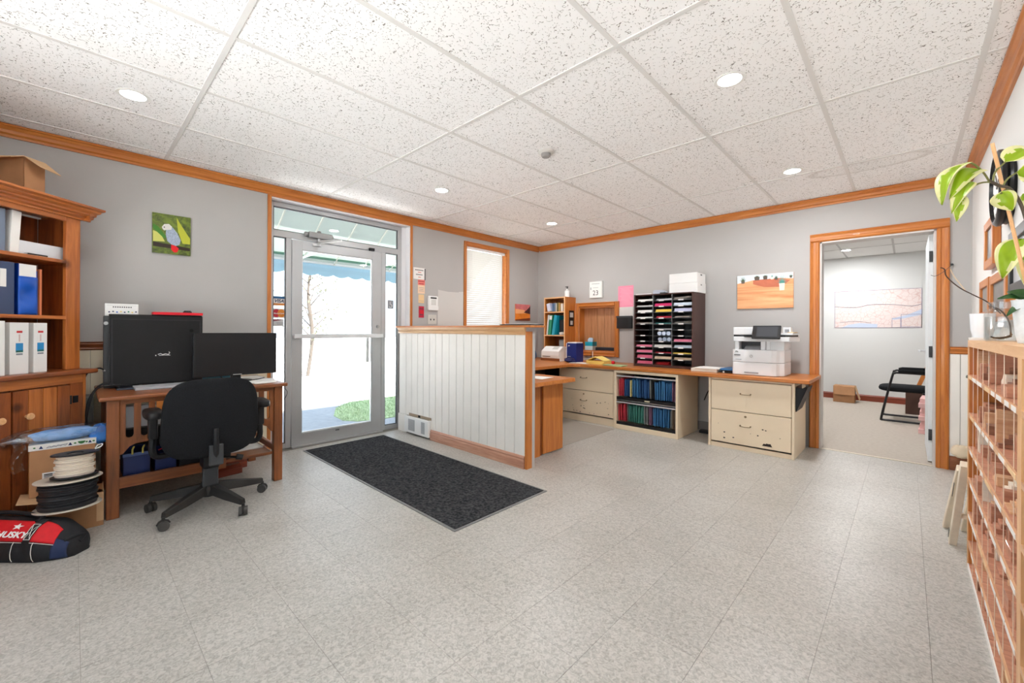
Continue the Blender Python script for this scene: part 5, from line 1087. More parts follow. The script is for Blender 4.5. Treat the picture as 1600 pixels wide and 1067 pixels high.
tag(MB().tube(curve([(.80, 5.16, .90), (.83, 5.145, .885), (.86, 5.15, .90), (.90, 5.14, .885), (.93, 5.15, .902)]), .005, n=6).build('wire_coil', steel, smooth=True), 'bit of coiled wire on the recess ledge', 'wire')
t = thing('spike_stand', 'thin spindle stand with a white stick by the yellow papers', 'spindle', (1.23, 4.86, CZ)); MB().lathe([(0, 0), (.03, 0), (.03, .006), (0, .01)], (1.23, 4.86, CZ + .001)).build('base', black, t); MB().cyl((1.222, 4.86, CZ + .006), (1.222, 4.86, CZ + .16), .003, n=6).build('spike', black, t); MB().cyl((1.24, 4.86, CZ + .006), (1.243, 4.86, CZ + .15), .005, n=6).build('stick', white, t)
yp = thing('envelope_pile', 'pile of yellow envelopes with the top one tented', 'envelopes', (1.42, 4.72, CZ))
for k in range(5):
    e_ = B(-.13, .13, -.1, .1, 0, .008).build('envelope', yellow, yp, world=False); e_.location = (.004 * (k % 3), .005 * (k % 2), .001 + k * .0085); e_.rotation_euler = (0, 0, .05 * k - .1)
MB().prism([(-.13, .045), (-.02, .095), (.0, .1), (.13, .05), (.13, .046), (.0, .093), (-.13, .041)], 'y', -.09, .09).build('envelope', yellow, yp, world=False)
for k in range(3):
    o = tag(B(-.13, .13, -.07, .07, 0, .004).build('green_sheet', plain('pale_green', (164, 186, 140), .8)), ('pale green sheet at the bottom of its small pile by the organiser', 'pale green sheet in the middle of its small pile by the organiser', 'pale green sheet on top of its small pile by the organiser')[k], 'paper'); o.location = (1.73, 4.60, CZ + .001 + k * .0045); o.rotation_euler = (0, 0, .12 * k - .1)
tag(lump(.022, .022, .022, (1.60, 4.78, CZ + .024), 51, nu=14, nv=10, amp=.03).build('red_ball', red, smooth=True), 'small red ball behind the yellow envelopes', 'ball')
for k in range(2):
    o = tag(B(-.11, .11, -.07, .07, 0, .002).build('paper_sheet', white_paper), ('white paper sheet on the counter below the recess, lower one', 'white paper sheet on the counter below the recess, upper one')[k], 'paper'); o.location = (1.17 + .05 * k, 4.63, CZ + .001 + k * .003); o.rotation_euler = (0, 0, .3 - .5 * k)
t = thing('box_lid', 'shallow white tray of papers on the counter beside the organiser', 'tray', (2.76, 4.78, CZ)); B(2.635, 2.90, 4.63, 4.92, CZ + .001, CZ + .035).build('tray', plain('off_white_card', (224, 220, 210), .7), t, bevel=.002); B(2.68, 2.92, 4.62, 4.88, CZ + .035, CZ + .042).build('papers', white_paper, t)
t = thing('lever_file', 'blue and black lever file lying between tray and printer', 'binder', (2.98, 4.74, CZ)); B(2.93, 3.045, 4.66, 4.92, CZ + .001, CZ + .03).build('lower_cover', black, t, bevel=.002); B(2.925, 3.05, 4.65, 4.92, CZ + .03, CZ + .046).build('upper_cover', plain('steel_blue', (58, 120, 178), .5), t, bevel=.002); B(2.95, 2.965, 4.655, 4.66, CZ + .004, CZ + .02).build('clip', white, t)

# ------------------------------------------------------------------ on the back wall
cal = thing('wall_calendar', 'white tear-off wall calendar showing 23', 'calendar', (1.09, YB, 1.647)); B(.988, 1.205, YB - .02, YB - .001, 1.647, 1.885).build('backing', plain('cal_grey', (206, 206, 204), .7), cal, bevel=.002); B(.996, 1.19, YB - .024, YB - .02, 1.65, 1.878).build('date_sheet', white_paper, cal)
text('number', '23', .10, plain('ink', (30, 30, 32), .7), cal, on_back(1.095, 1.715, YB - .0245), bold=-.0005)
B(1.01, 1.022, YB - .0255, YB - .0235, 1.765, 1.80).box(1.03, 1.16, YB - .0248, YB - .0238, 1.845, 1.851).box(1.05, 1.14, YB - .0248, YB - .0238, 1.79, 1.794).build('print_marks', grey_print, cal)
pn = thing('pink_notice', 'pink printed notice pinned to the wall left of the organiser', 'notice', (1.56, YB, 1.5)); B(1.443, 1.672, YB - .003, YB - .001, 1.50, 1.79).build('sheet', pink, pn); m = MB()
for k in range(13): m.box(1.47 + .01 * (k % 3), 1.655 - .012 * (k % 4), YB - .0038, YB - .0028, 1.53 + k * .019, 1.533 + k * .019)
m.build('print_lines', plain('faint_pink_print', (250, 200, 212), .8), pn); B(1.42, 1.665, YB - .004, YB - .001, 1.375, 1.50).build('lower_sheet', plain('pale_sheet', (222, 218, 214), .8), pn)
wp = thing('wall_pocket', 'black wall pocket mounted below the pink notice', 'wall pocket', (1.55, YB, 1.2)); B(1.437, 1.665, YB - .035, YB - .001, 1.207, 1.375).build('pocket', black, wp, bevel=.006); B(1.432, 1.67, YB - .04, YB - .03, 1.355, 1.378).build('rim', dark_grey, wp, bevel=.002)
pc = thing('plants_picture', 'canvas print of potted plants on a wooden floor above the printer', 'picture', (3.21, YB, 1.43)); pX, pZ, pW, pH = 2.948, 1.428, .532, .371
B(pX, pX + pW, YB - .022, YB - .001, pZ, pZ + pH).build('canvas', wood('printed_floorboards', (240, 190, 140), (216, 134, 84), 'x', scale=14, coat=0, rough=.7), pc, bevel=.001)
def pf(n, l, m, d_=0): return MB().prism([(pX + a * pW, pZ + b_ * pH) for a, b_ in l], 'y', YB - .0235 - d_ * .0005, YB - .0218).build(n, m, pc)
pf('wall_print', [(0, .76), (.3, .84), (.55, .84), (.75, .86), (1, .82), (1, 1), (0, 1)], plain('print_pale_blue', (222, 234, 238), .7))
pf('floor_shade_print', [(.3, .84), (.72, .86), (.95, .78), (.8, .6), (.5, .62), (.3, .72)], plain('print_red_floor', (196, 112, 84), .7, var=.1, scale=20))
potw, plg, pld = plain('print_pot', (244, 232, 214), .7), plain('print_plant', (84, 150, 140), .7, var=.25, scale=60), plain('print_plant_dark', (70, 92, 70), .7, var=.3, scale=60)
def pplant(x, z, w_, h, dark, pw_, ph_):
    rnd = random.Random(int(x * 100)); pts = []
    for k in range(9): a = math.pi * (k + .5) / 9; pts += [(x + w_ * .35 * math.cos(a - .17), z + h * .25 * math.sin(a - .17)), (x + w_ * rnd.uniform(.8, 1) * math.cos(a), min(.985, z + h * rnd.uniform(.8, 1) * math.sin(a)))]
    pts = [(x + w_ * .2, z - .01)] + pts + [(x - w_ * .2, z - .01)]
    pf('plant_print', pts, pld if dark else plg, 1); pf('pot_print', [(x - pw_, z), (x + pw_, z), (x + pw_ * .8, z - ph_), (x - pw_ * .8, z - ph_)], potw if not dark else plain('print_pot_dark', (96, 84, 74), .7), 2)
pplant(.11, .83, .075, .17, True, .035, .07); pplant(.37, .93, .06, .07, True, .05, .1); pplant(.52, .93, .07, .07, True, .04, .09); pplant(.64, .90, .03, .09, False, .03, .07); pplant(.71, .86, .05, .12, True, .03, .05); pplant(.81, .70, .11, .30, False, .05, .2); pplant(.96, .88, .05, .09, True, .02, .04)
# small fixings right of the doorway
for k, (x, z) in enumerate(((4.618, 1.757),)):
    t = thing('wall_hook', 'small dark hook with a wire on the wall right of the doorway', 'hook', (x, YB, z)); MB().cyl((x, YB - .001, z), (x, YB - .02, z), .009, n=10).build('hook', dark_grey, t); MB().tube(curve([(x, YB - .015, z), (4.57, YB - .035, 1.70), (4.52, YB - .035, 1.665), (4.49, YB - .03, 1.675)]), .002, n=5).build('wire', dark_grey, t)
# ------------------------------------------------------------------ sample rack on the right wall
rk = thing('sample_rack', 'tall shallow shelf rack of wood samples against the right wall', 'rack', (4.65, 2.0, 0))
RX, RB, RY0, RY1 = 4.563, XR - .003, .75, 3.112
B(RX + .004, RB, RY1 - .022, RY1, 0, 1.11).build('end_panel', oak['z'], rk); B(RX, RX + .004, RY1 - .022, RY1, 0, 1.11).build('edge_strip', birch['z'], rk)
B(RX + .004, RB, RY0, RY0 + .022, 0, 1.11).build('end_panel', oak['z'], rk)
B(RX + .004, RB, RY0, RY1, 1.11, 1.137).build('top_board', birch['y'], rk); B(RX, RX + .004, RY0, RY1, 1.105, 1.137).build('edge_strip', birch['y'], rk)
B(RX, RX + .02, 1.755, 1.812, 0, 1.105).build('upright', birch['z'], rk); B(RX + .02, RB, 1.775, 1.797, 0, 1.105).build('divider', oak['z'], rk)
B(RB - .006, RB, RY0, RY1 - .022, .02, 1.11).build('back_panel', mission['z'], rk)
shz = [.965, .775, .607, .45, .28, .135]
lab_w = plain('shelf_label', (236, 232, 226), .6)
for y0, y1 in ((1.812, RY1 - .022), (RY0 + .022, 1.755)):
    for k, z in enumerate(shz):
        B(RX + .006, RB - .006, y0, y1, z - .016, z).build('shelf', sample['x'], rk); B(RX, RX + .006, y0, y1, z - .018, z).build('edge_strip', sample2['y'], rk)
        rnd = random.Random(k + int(y0 * 10)); y = y0 + .02
        while y < y1 - .1:
            w_ = rnd.uniform(.05, .16); B(RX - .0012, RX, y, min(y + w_, y1), z - .017, z - .001).build('shelf_label', lab_w if rnd.random() < .75 else plain('tan_label', (230, 196, 150), .6), rk); y += w_ + rnd.uniform(.01, .12)
    n = 9
    for k in range(n):
        a = y0 + (y1 - y0) * k / n; B(RX + .004, RB - .006, a + .001, a + (y1 - y0) / n - .001, .004, .02).build('base_board', sample['x'], rk, bevel=.001)
    B(RX, RX + .004, y0, y1, .0, .02).build('edge_strip', lab_w, rk)
for y in (2.947, 2.775, 2.60, 2.435, 2.262, 2.085, 1.911): MB().cyl((RX + .006, y, .02), (RX + .006, y, 1.108), .0012, n=5).build('divider_wire', plain('pale_wire', (236, 214, 190), .4), rk)
MB().cyl((RX + .05, RY1, .955), (RX + .05, RY1 + .03, .955), .012).cyl((RX + .045, RY1 + .02, .94), (RX + .0, RY1 + .045, .95), .016, .008).build('end_knob', plain('pewter', (110, 112, 104), .5), rk, smooth=True)
ordn = ('topmost', 'second', 'third', 'fourth', 'fifth', 'sixth', 'bottom')
for k, z in enumerate(shz + [.02]):
    rnd = random.Random(100 + k); y = RY1 - .05; cnt = 0; top = ([1.105] + [q - .018 for q in shz])[k]
    while y > 1.84:
        w_ = rnd.choice((.018, .03, .045, .075, .11)); h = min(top - z - .02, rnd.choice((.05, .07, .09, .12, .13)) if w_ < .05 else rnd.uniform(.025, .07)); x0 = RX + rnd.uniform(.006, .05); x1 = RB - rnd.uniform(.008, .03)
        m = MB(); st = rnd.random()
        if st < .45: m.box(x0, x1, y - w_, y, z + .0005, z + h)
        elif st < .75: m.prism([(y - w_, z + .0005), (y, z + .0005), (y, z + h * .4), (y - w_ * .3, z + h * .65), (y - w_ * .5, z + h), (y - w_, z + h)], 'x', x0, x1)
        else:
            for q_ in range(3): m.box(x0 + .012 * q_, x1, y - w_ + .004 * q_, y - .003 * q_, z + .0005 + q_ * h / 3, z + (q_ + 1) * h / 3 - .0006)
        tag(m.build('wood_sample', rnd.choice((sample, sample, sample2, sample3, sample4))['x'], bevel=.001), f'wood sample, {NTH[cnt]} from the far end on the {ordn[k]} level of the sample rack', 'wood sample', f'samples on the {ordn[k]} rack level')
        y -= w_ + rnd.choice((.004, .012, .03, .05)); cnt += 1
# pots and jar on the rack
RT = 1.1375
pt = thing('plant_pot', 'plain white plant pot with saucer at the far end of the rack', 'pot', (4.606, 3.05, RT)); MB().lathe([(0, 0), (.044, 0), (.047, .012), (.044, .013), (0, .013)], (4.606, 3.05, RT)).build('saucer', white, pt, smooth=True); MB().lathe([(0, .0135), (.032, .0135), (.040, .05), (.044, .13), (.041, .13), (.036, .05), (0, .045)], (4.606, 3.05, RT)).build('pot', plain('gloss_white', (240, 242, 246), .2), pt, smooth=True)
jr = thing('glass_jar', 'clear glass jar of water with rooting stems on the rack', 'jar', (4.636, 2.72, RT)); jc = (4.636, 2.72, RT)
glassy = pane_mat('jar_glass', (.96, .97, .97), .3)
MB().lathe([(.0, .001), (.05, .001), (.056, .01), (.056, .115), (.052, .13), (.042, .14), (.042, .162), (.045, .163), (.045, .168), (.039, .168), (.039, .14)], jc, n=32).build('glass', glassy, jr, smooth=True)
MB().lathe([(0, .004), (.050, .006), (.053, .012), (.053, .105), (0, .105)], jc, n=32).build('water', pane_mat('water', (.9, .93, .94), .2), jr, smooth=True)
twig = plain('brown_twig', (70, 54, 44), .8)
for p in ([(4.655, 2.70, RT + .02), (4.65, 2.695, RT + .08), (4.63, 2.72, RT + .13), (4.60, 2.75, RT + .155)], [(4.61, 2.74, RT + .015), (4.64, 2.70, RT + .02), (4.66, 2.72, RT + .03)], [(4.60, 2.70, RT + .02), (4.63, 2.73, RT + .012), (4.655, 2.705, RT + .022)]): MB().tube(curve(p, 4), .003, n=5).build('root', twig, jr, smooth=True)
MB().tube(curve([(4.63, 2.73, RT + .12), (4.597, 2.78, 1.31), (4.56, 2.82, 1.345), (4.515, 2.84, 1.385), (4.475, 2.85, 1.44), (4.468, 2.85, 1.475), (4.455, 2.86, 1.485)], 5), .0025, n=6).build('dry_stem', twig, jr, smooth=True)
MB().tube([(4.535, 2.85, 1.37), (4.50, 2.86, 1.44), (4.488, 2.87, 1.475)], .002, n=5).build('pale_stem', plain('pale_stem', (214, 190, 160), .8), jr)

def leaf_mb(base, tip, width, up, droop=.15, fold=.2, nu=14, nv=14, cream_side=1):
    base, tip, up = Vector(base), Vector(tip), Vector(up).normalized(); L = tip - base; ln = L.length; d_ = L / ln; s_ = d_.cross(up).normalized(); n_ = s_.cross(d_)
    mb = MB(); q = []
    for j in range(nv + 1):
        v_ = j / nv; wv = width * (math.sin(math.pi * min(1, v_ ** .62)) ** .8 if 0 < v_ < 1 else .03)
        for i in range(nu + 1):
            a = (i / nu - .5) * 2
            q.append(base + d_ * (v_ * ln) + s_ * (a * wv) + n_ * (droop * ln * math.sin(math.pi * v_) - fold * abs(a) * wv * -1 - .02 * ln * math.sin(a * 5 + v_ * 6)))
    o0 = len(mb.v); mb.v += q
    for j in range(nv):
        for i in range(nu):
            f = (j * (nu + 1) + i, j * (nu + 1) + i + 1, (j + 1) * (nu + 1) + i + 1, (j + 1) * (nu + 1) + i)
            mb.f.append(f)
            edge = abs((i + .5) / nu - .5) * 2
            mb.fm.append(1 if (edge > .74 or ((i + .5) / nu - .5) * cream_side > .22 + .1 * math.sin(j * 1.1)) else 0)
    return mb
def leafm(name, c, tr=.35):
    m, nt, b = new_mat(name); b.inputs['Base Color'].default_value = rgb(c); b.inputs['Roughness'].default_value = .4
    t_ = nt.nodes.new('ShaderNodeBsdfTranslucent'); t_.inputs['Color'].default_value = rgb(c); mx = nt.nodes.new('ShaderNodeMixShader'); mx.inputs['Fac'].default_value = tr
    nt.links.new(b.outputs[0], mx.inputs[1]); nt.links.new(t_.outputs[0], mx.inputs[2]); nt.links.new(mx.outputs[0], nt.nodes['Material Output'].inputs['Surface']); return m
LG, LC, LD = leafm('lime_leaf', (166, 196, 36)), leafm('cream_leaf', (238, 236, 184)), leafm('dark_leaf', (52, 96, 44))
plant = thing('potted_pothos', 'variegated lime and cream climbing plant in a pale pot on the rack', 'plant', (4.655, 2.42, RT))
MB().lathe([(0, 0), (.040, 0), (.046, .03), (.056, .15), (.058, .155), (.053, .155), (.047, .06), (0, .05)], (4.668, 2.34, RT), n=28).build('pot', plain('speckled_pot', (226, 234, 238), .4, var=.06, scale=60), plant, smooth=True)
MB().lathe([(0, .13), (.05, .132)], (4.668, 2.34, RT), n=20).build('soil', plain('soil', (64, 50, 40), .95), plant)
MB().bar((4.552, 2.20, 1.835), (4.663, 2.35, RT + .12), .009, .005).build('stake', birch['z'], plant)
stem = plain('olive_stem', (122, 122, 70), .6); stem_d = plain('dark_stem', (84, 72, 62), .6)
MB().tube(curve([(4.664, 2.335, RT + .13), (4.655, 2.31, 1.45), (4.632, 2.28, 1.60), (4.60, 2.25, 1.675), (4.57, 2.22, 1.688), (4.544, 2.194, 1.705)], 5), .005, n=7).build('stem', stem_d, plant, smooth=True)
for p in ([(4.544, 2.194, 1.705), (4.528, 2.175, 1.735), (4.505, 2.155, 1.762), (4.490, 2.14, 1.765)], [(4.55, 2.20, 1.70), (4.52, 2.17, 1.695), (4.48, 2.13, 1.665), (4.462, 2.12, 1.645)], [(4.555, 2.205, 1.70), (4.56, 2.21, 1.735), (4.585, 2.235, 1.77)], [(4.58, 2.23, 1.685), (4.59, 2.24, 1.71), (4.615, 2.265, 1.735)], [(4.60, 2.25, 1.675), (4.585, 2.235, 1.672), (4.575, 2.225, 1.66)]): MB().tube(curve(p, 4), .003, n=6).build('leaf_stalk', stem, plant, smooth=True)
VW = (-.2, -.9, .35)
for (b_, tp, w_, up_, dr, cs) in (((4.492, 2.142, 1.766), (4.425, 2.08, 1.620), .038, (-.6, -.7, .3), .22, 1), ((4.522, 2.172, 1.742), (4.445, 2.098, 1.640), .036, (-.1, -.9, .5), .25, -1), ((4.470, 2.12, 1.655), (4.462, 2.11, 1.560), .022, (.2, -.9, .2), .12, -1), ((4.50, 2.15, 1.70), (4.450, 2.10, 1.59), .026, (-.2, -.9, .3), .2, 1),
                              ((4.577, 2.226, 1.668), (4.603, 2.245, 1.600), .034, (-.5, -.85, -.1), .1, 1), ((4.585, 2.235, 1.77), (4.66, 2.28, 1.81), .04, (0, -.8, .6), .15, -1), ((4.615, 2.265, 1.735), (4.69, 2.30, 1.70), .045, (-.2, -.9, .4), .15, 1), ((4.63, 2.28, 1.66), (4.68, 2.30, 1.59), .03, (-.2, -.9, .3), .1, 1), ((4.655, 2.47, 1.53), (4.60, 2.42, 1.38), .045, (-.3, -.9, .2), .2, -1), ((4.67, 2.48, 1.47), (4.66, 2.44, 1.34), .035, (.1, -.9, .2), .15, 1)):
    leaf_mb(b_, tp, w_, up_, dr, cream_side=cs).build('leaf', [LG, LC], plant, smooth=True, thick=.0008)
MB().tube(curve([(4.668, 2.35, RT + .13), (4.664, 2.42, 1.40), (4.657, 2.47, 1.53)], 4), .004, n=6).build('stem', stem, plant, smooth=True)
for (b_, tp, w_) in (((4.665, 2.34, 1.29), (4.605, 2.36, 1.325), .03), ((4.665, 2.34, 1.285), (4.58, 2.34, 1.30), .028), ((4.66, 2.33, 1.28), (4.60, 2.32, 1.235), .018), ((4.668, 2.34, 1.29), (4.69, 2.28, 1.33), .03)): leaf_mb(b_, tp, w_, (-.1, -.5, .8), .15).build('leaf', [LD, LD], plant, smooth=True, thick=.0008)
# right wall: clock and frames
ck = thing('wall_clock', 'thick black-rimmed round clock high on the right wall', 'clock', (XR, 3.4, 1.945)); cx = XR - .001
MB().lathe([(.185, 0), (.195, -.012), (.188, -.024), (.2, -.034), (.2, -.048), (.19, -.057), (.175, -.06), (.172, -.05), (.172, -.012)], (cx, 3.4, 1.945), n=48, axis='x').build('rim', plain('gloss_black', (22, 22, 24), .3), ck, smooth=True)
MB().lathe([(0, -.044), (.176, -.044), (.176, -.002), (0, -.002)], (cx, 3.4, 1.945), n=40, axis='x').build('dial', white_paper, ck)
MB().bar((cx - .047, 3.4, 1.945), (cx - .047, 3.46, 2.03), .010, .002, up=(1, 0, 0)).build('hand', black, ck); MB().bar((cx - .05, 3.4, 1.945), (cx - .05, 3.30, 1.99), .008, .002, up=(1, 0, 0)).build('hand', black, ck)
for k in range(12): a = k * math.pi / 6; MB().bar((cx - .0445, 3.4 + .14 * math.sin(a), 1.945 + .14 * math.cos(a)), (cx - .0445, 3.4 + .162 * math.sin(a), 1.945 + .162 * math.cos(a)), .008, .001, up=(1, 0, 0)).build('hour_mark', black, ck)
def pframe(lab, y0, y1, z0, z1, m, th=.035, wd=.05, art=(150, 150, 148)):
    t_ = thing('picture_frame', lab, 'picture frame', (XR, (y0 + y1) / 2, z0)); x0, x1 = XR - th, XR - .001
    B(x0, x1, y0, y0 + wd, z0, z1).build('frame_side', m['z'], t_, bevel=.003); B(x0, x1, y1 - wd, y1, z0, z1).build('frame_side', m['z'], t_, bevel=.003); B(x0, x1, y0 + wd, y1 - wd, z0, z0 + wd).build('frame_side', m['y'], t_, bevel=.003); B(x0, x1, y0 + wd, y1 - wd, z1 - wd, z1).build('frame_side', m['y'], t_, bevel=.003)
    B(x0 + .012, x1, y0 + wd, y1 - wd, z0 + wd, z1 - wd).build('picture', plain('art_%d' % art[0], art, .4, var=.25, scale=9), t_)
blkf = {a: plain('black_frame', (40, 40, 42), .4) for a in 'xyz'}
pframe('upper oak picture frame on the right wall below the clock', 3.70, 4.08, 1.58, 1.872, oak, art=(120, 122, 124))
pframe('farther of the two lower oak picture frames on the right wall', 3.87, 4.30, 1.26, 1.52, oak, art=(140, 138, 134)); pframe('nearer of the two lower oak picture frames on the right wall', 3.25, 3.82, 1.24, 1.51, oak, art=(110, 108, 104)); pframe('dark picture frame behind the plant on the right wall', 2.55, 3.18, 1.36, 1.66, blkf, art=(176, 178, 180))
# folded wooden trestle leaning on the rack end
tr = thing('folding_trestle', 'whitewashed wooden trestle leaning against the rack end', 'trestle', (4.53, 3.45, 0)); ww = plain('whitewashed_wood', (226, 212, 190), .7, var=.06, scale=20)
MB().bar((4.527, 3.375, .0), (4.557, 3.15, .50), .03, .05, up=(0, 1, .4)).build('front_leg', ww, tr, bevel=.003); MB().bar((4.515, 3.64, .0), (4.548, 3.22, .46), .03, .04, up=(0, 1, .6)).build('rear_leg', ww, tr, bevel=.003)
MB().bar((4.60, 3.39, .0), (4.62, 3.15, .50), .03, .05, up=(0, 1, .4)).build('front_leg', ww, tr, bevel=.003); MB().bar((4.59, 3.65, .0), (4.61, 3.22, .46), .03, .04, up=(0, 1, .6)).build('rear_leg', ww, tr, bevel=.003)
MB().bar((4.535, 3.29, .19), (4.61, 3.29, .19), .03, .02).build('rung', ww, tr); MB().bar((4.545, 3.175, .45), (4.615, 3.175, .45), .04, .02).build('rung', ww, tr)
MB().bar((4.518, 3.24, .30), (4.523, 3.205, .38), .002, .008, up=(0, 1, .4)).bar((4.509, 3.335, .05), (4.512, 3.315, .10), .002, .02, up=(0, 1, .4)).build('slot', dark_grey, tr)
tag(lump(.055, .03, .05, (4.675, 5.125, .175), 61, nu=20, nv=12, amp=.1).build('foam_roll', plain('cream_foam', (232, 214, 186), .9), smooth=True), 'crumpled cream foam piece wedged behind the rack by the doorway', 'foam')

# ------------------------------------------------------------------ second room beyond the doorway
Y2, Z2 = 9.32, 2.475
carpet = plain('beige_carpet', (176, 166, 155), .95, spec=.05, var=.05, scale=30)
struct(B(1.6, 5.2, YB + .0, Y2, -.1, 0).build('floor_second', carpet))
r2w = plain('pale_grey_paint', (214, 214, 212), .8)
struct(B(1.45, 5.35, Y2, Y2 + .15, -.1, 2.72).build('wall_far', r2w)); struct(B(1.45, 1.6, YB + .15, Y2, -.1, 2.72).build('wall_second_left', r2w)); struct(B(5.2, 5.35, YB + .15, Y2, -.1, 2.72).build('wall_second_right', r2w)); struct(B(XR + .15, 5.35, YB, YB + .15, -.1, 2.72).build('wall_stub', r2w))
ceil2 = struct(B(1.6, 5.2, YB + .15, Y2, Z2 + .02, Z2 + .05).build('ceiling_second', tee)); tw = plain('smooth_ceiling_tile', (238, 238, 236), .9)
x2 = [1.6, 2.36, 2.97, 3.58, 4.19, 4.8, 5.2]; y2 = [YB + .15, 5.9, 7.12, 8.34, Y2]
for i in range(6):
    for j in range(4): B(x2[i] + .004, x2[i + 1] - .004, y2[j] + .004, y2[j + 1] - .004, Z2, Z2 + .012).build('ceiling_tile', tw, ceil2)
tee2 = plain('grey_grid', (186, 184, 182), .5)
for x in x2[1:-1]: B(x - .012, x + .012, YB + .15, Y2, Z2 - .003, Z2 + .01).build('grid_tee', tee2, ceil2)
for y in y2[1:-1]: B(1.6, 5.2, y - .012, y + .012, Z2 - .003, Z2 + .01).build('grid_tee', tee2, ceil2)
struct(MB().prism([(Y2, 0), (Y2 - .016, 0), (Y2 - .016, .085), (Y2 - .006, .105), (Y2, .105)], 'x', 1.6, 5.2).build('baseboard_far', cherry['x']))
pot(3.634, 8.45, 'lit recessed light seen through the doorway in the second room', Z2, 4.0); pot(3.4, 6.6, 'recessed light in the second room hidden above the doorway', Z2, 4.0)
# open door slab
door_2 = struct(B(4.481, 4.521, 5.337, 6.14, .01, 2.06).build('door_2', plain('door_white', (224, 228, 230), .45), bevel=.002))
for z in (1.86, 1.0, .25): B(4.484, 4.507, 5.326, 5.337, z - .05, z + .05).build('hinge', dark_grey, door_2, bevel=.002)
MB().cyl((4.481, 6.07, .985), (4.43, 6.07, .985), .011).cyl((4.476, 6.07, .985), (4.481, 6.07, .985), .03).bar((4.435, 6.08, .985), (4.43, 5.97, .98), .016, .02).build('lever_handle', plain('pale_chrome', (214, 214, 216), .3, metal=.5), door_2, smooth=True)
mp_ = thing('wall_map', 'wide pale pink road map on the far wall of the second room', 'map', (3.96, Y2, 1.24))
def map_mat():
    m, nt, b = new_mat('road_map_print'); tc = nt.nodes.new('ShaderNodeTexCoord'); n = nt.nodes.new('ShaderNodeTexVoronoi'); n.feature = 'DISTANCE_TO_EDGE'; n.inputs['Scale'].default_value = 16
    nt.links.new(tc.outputs['Object'], n.inputs['Vector']); r = nt.nodes.new('ShaderNodeValToRGB'); e = r.color_ramp.elements; e[0].position = .01; e[0].color = rgb((216, 186, 180)); e[1].position = .05; e[1].color = rgb((228, 212, 208)); nt.links.new(n.outputs['Distance'], r.inputs['Fac']); nt.links.new(r.outputs['Color'], b.inputs['Base Color']); b.inputs['Roughness'].default_value = .6; return m
my = Y2 - .001
B(3.405, 4.518, my - .003, my, 1.245, 1.89).build('sheet', map_mat(), mp_)
def mq(n, l, m): return MB().prism(l, 'y', my - .0045, my - .003).build(n, m, mp_)
lk = plain('map_lake', (196, 206, 226), .6); mq('lake_print', [(3.5, 1.245), (3.98, 1.245), (3.98, 1.31), (3.75, 1.33), (3.6, 1.30)], lk); mq('lake_print', [(4.16, 1.40), (4.35, 1.46), (4.518, 1.55), (4.518, 1.46), (4.30, 1.40), (4.18, 1.38)], lk)
mln = plain('map_line', (120, 110, 130), .6); MB().tube(curve([(3.41, my - .004, 1.62), (3.7, my - .004, 1.60), (3.9, my - .004, 1.64), (4.2, my - .004, 1.63), (4.4, my - .004, 1.60), (4.51, my - .004, 1.63)], 5), .004, n=4).tube(curve([(3.48, my - .004, 1.34), (3.7, my - .004, 1.36), (3.9, my - .004, 1.33)], 5), .003, n=4).build('road_print', mln, mp_)
m = MB()
for x0, x1, z0, z1 in ((4.27, 4.515, 1.26, 1.47), (4.16, 4.27, 1.25, 1.41), (3.408, 4.515, 1.248, 1.887)):
    for a in ((x0, x0 + .006, z0, z1), (x1 - .006, x1, z0, z1), (x0, x1, z0, z0 + .006), (x0, x1, z1 - .006, z1)): m.box(a[0], a[1], my - .0055, my - .003, a[2], a[3])
m.build('inset_border', plain('map_border', (150, 146, 170), .6), mp_)
t = thing('cardboard_box', 'brown cardboard box on the carpet of the second room', 'box', (3.58, 8.98, 0)); B(3.44, 3.72, 8.85, 9.1, .001, .27).build('body', brown_card, t, bevel=.003); MB().add([(3.72, 8.85, .27), (3.72, 9.1, .27), (3.78, 9.1, .05), (3.78, 8.86, .05)], [(0, 1, 2, 3)]).build('flap', card_light, t, thick=.004); MB().add([(3.44, 8.85, .27), (3.72, 8.85, .27), (3.73, 8.82, .13), (3.46, 8.82, .13)], [(0, 1, 2, 3)]).build('flap', brown_card, t, thick=.004); B(3.54, 3.62, 8.8485, 8.85, .14, .24).build('tape', card_light, t)
vc = thing('visitor_chair', 'black sled-base armchair partly behind the open door', 'chair', (4.35, 7.65, 0)); blk_t = plain('black_tube', (26, 26, 28), .35)
for y in (7.42, 7.92): MB().tube(curve([(4.56, y, .64), (4.28, y, .645), (4.225, y, .635), (4.20, y, .58), (4.10, y, .06), (4.115, y, .015), (4.17, y, .012), (4.66, y, .012)], 5), .013, n=8).build('side_frame', blk_t, vc, smooth=True); MB().tube([(4.26, y, .66), (4.30, y, .668), (4.60, y, .668), (4.63, y, .66)], [.018, .024, .024, .018], n=8).build('arm_pad', black_fabric, vc, smooth=True)
def sq(cx, cy, cz, hx, hy, hz, m, nm):
    q = lambda u_, v_: (cx + hx * math.copysign(abs(math.cos(v_)) ** .5, math.cos(v_)) * math.copysign(abs(math.cos(u_)) ** .45, math.cos(u_)), cy + hy * math.copysign(abs(math.cos(v_)) ** .5, math.cos(v_)) * math.copysign(abs(math.sin(u_)) ** .45, math.sin(u_)), cz + hz * math.copysign(abs(math.sin(v_)) ** .7, math.sin(v_)))
    return MB().grid(lambda a, b_: q(a * 2 * math.pi, (b_ - .5) * math.pi), 28, 10).build(nm, m, vc, smooth=True)
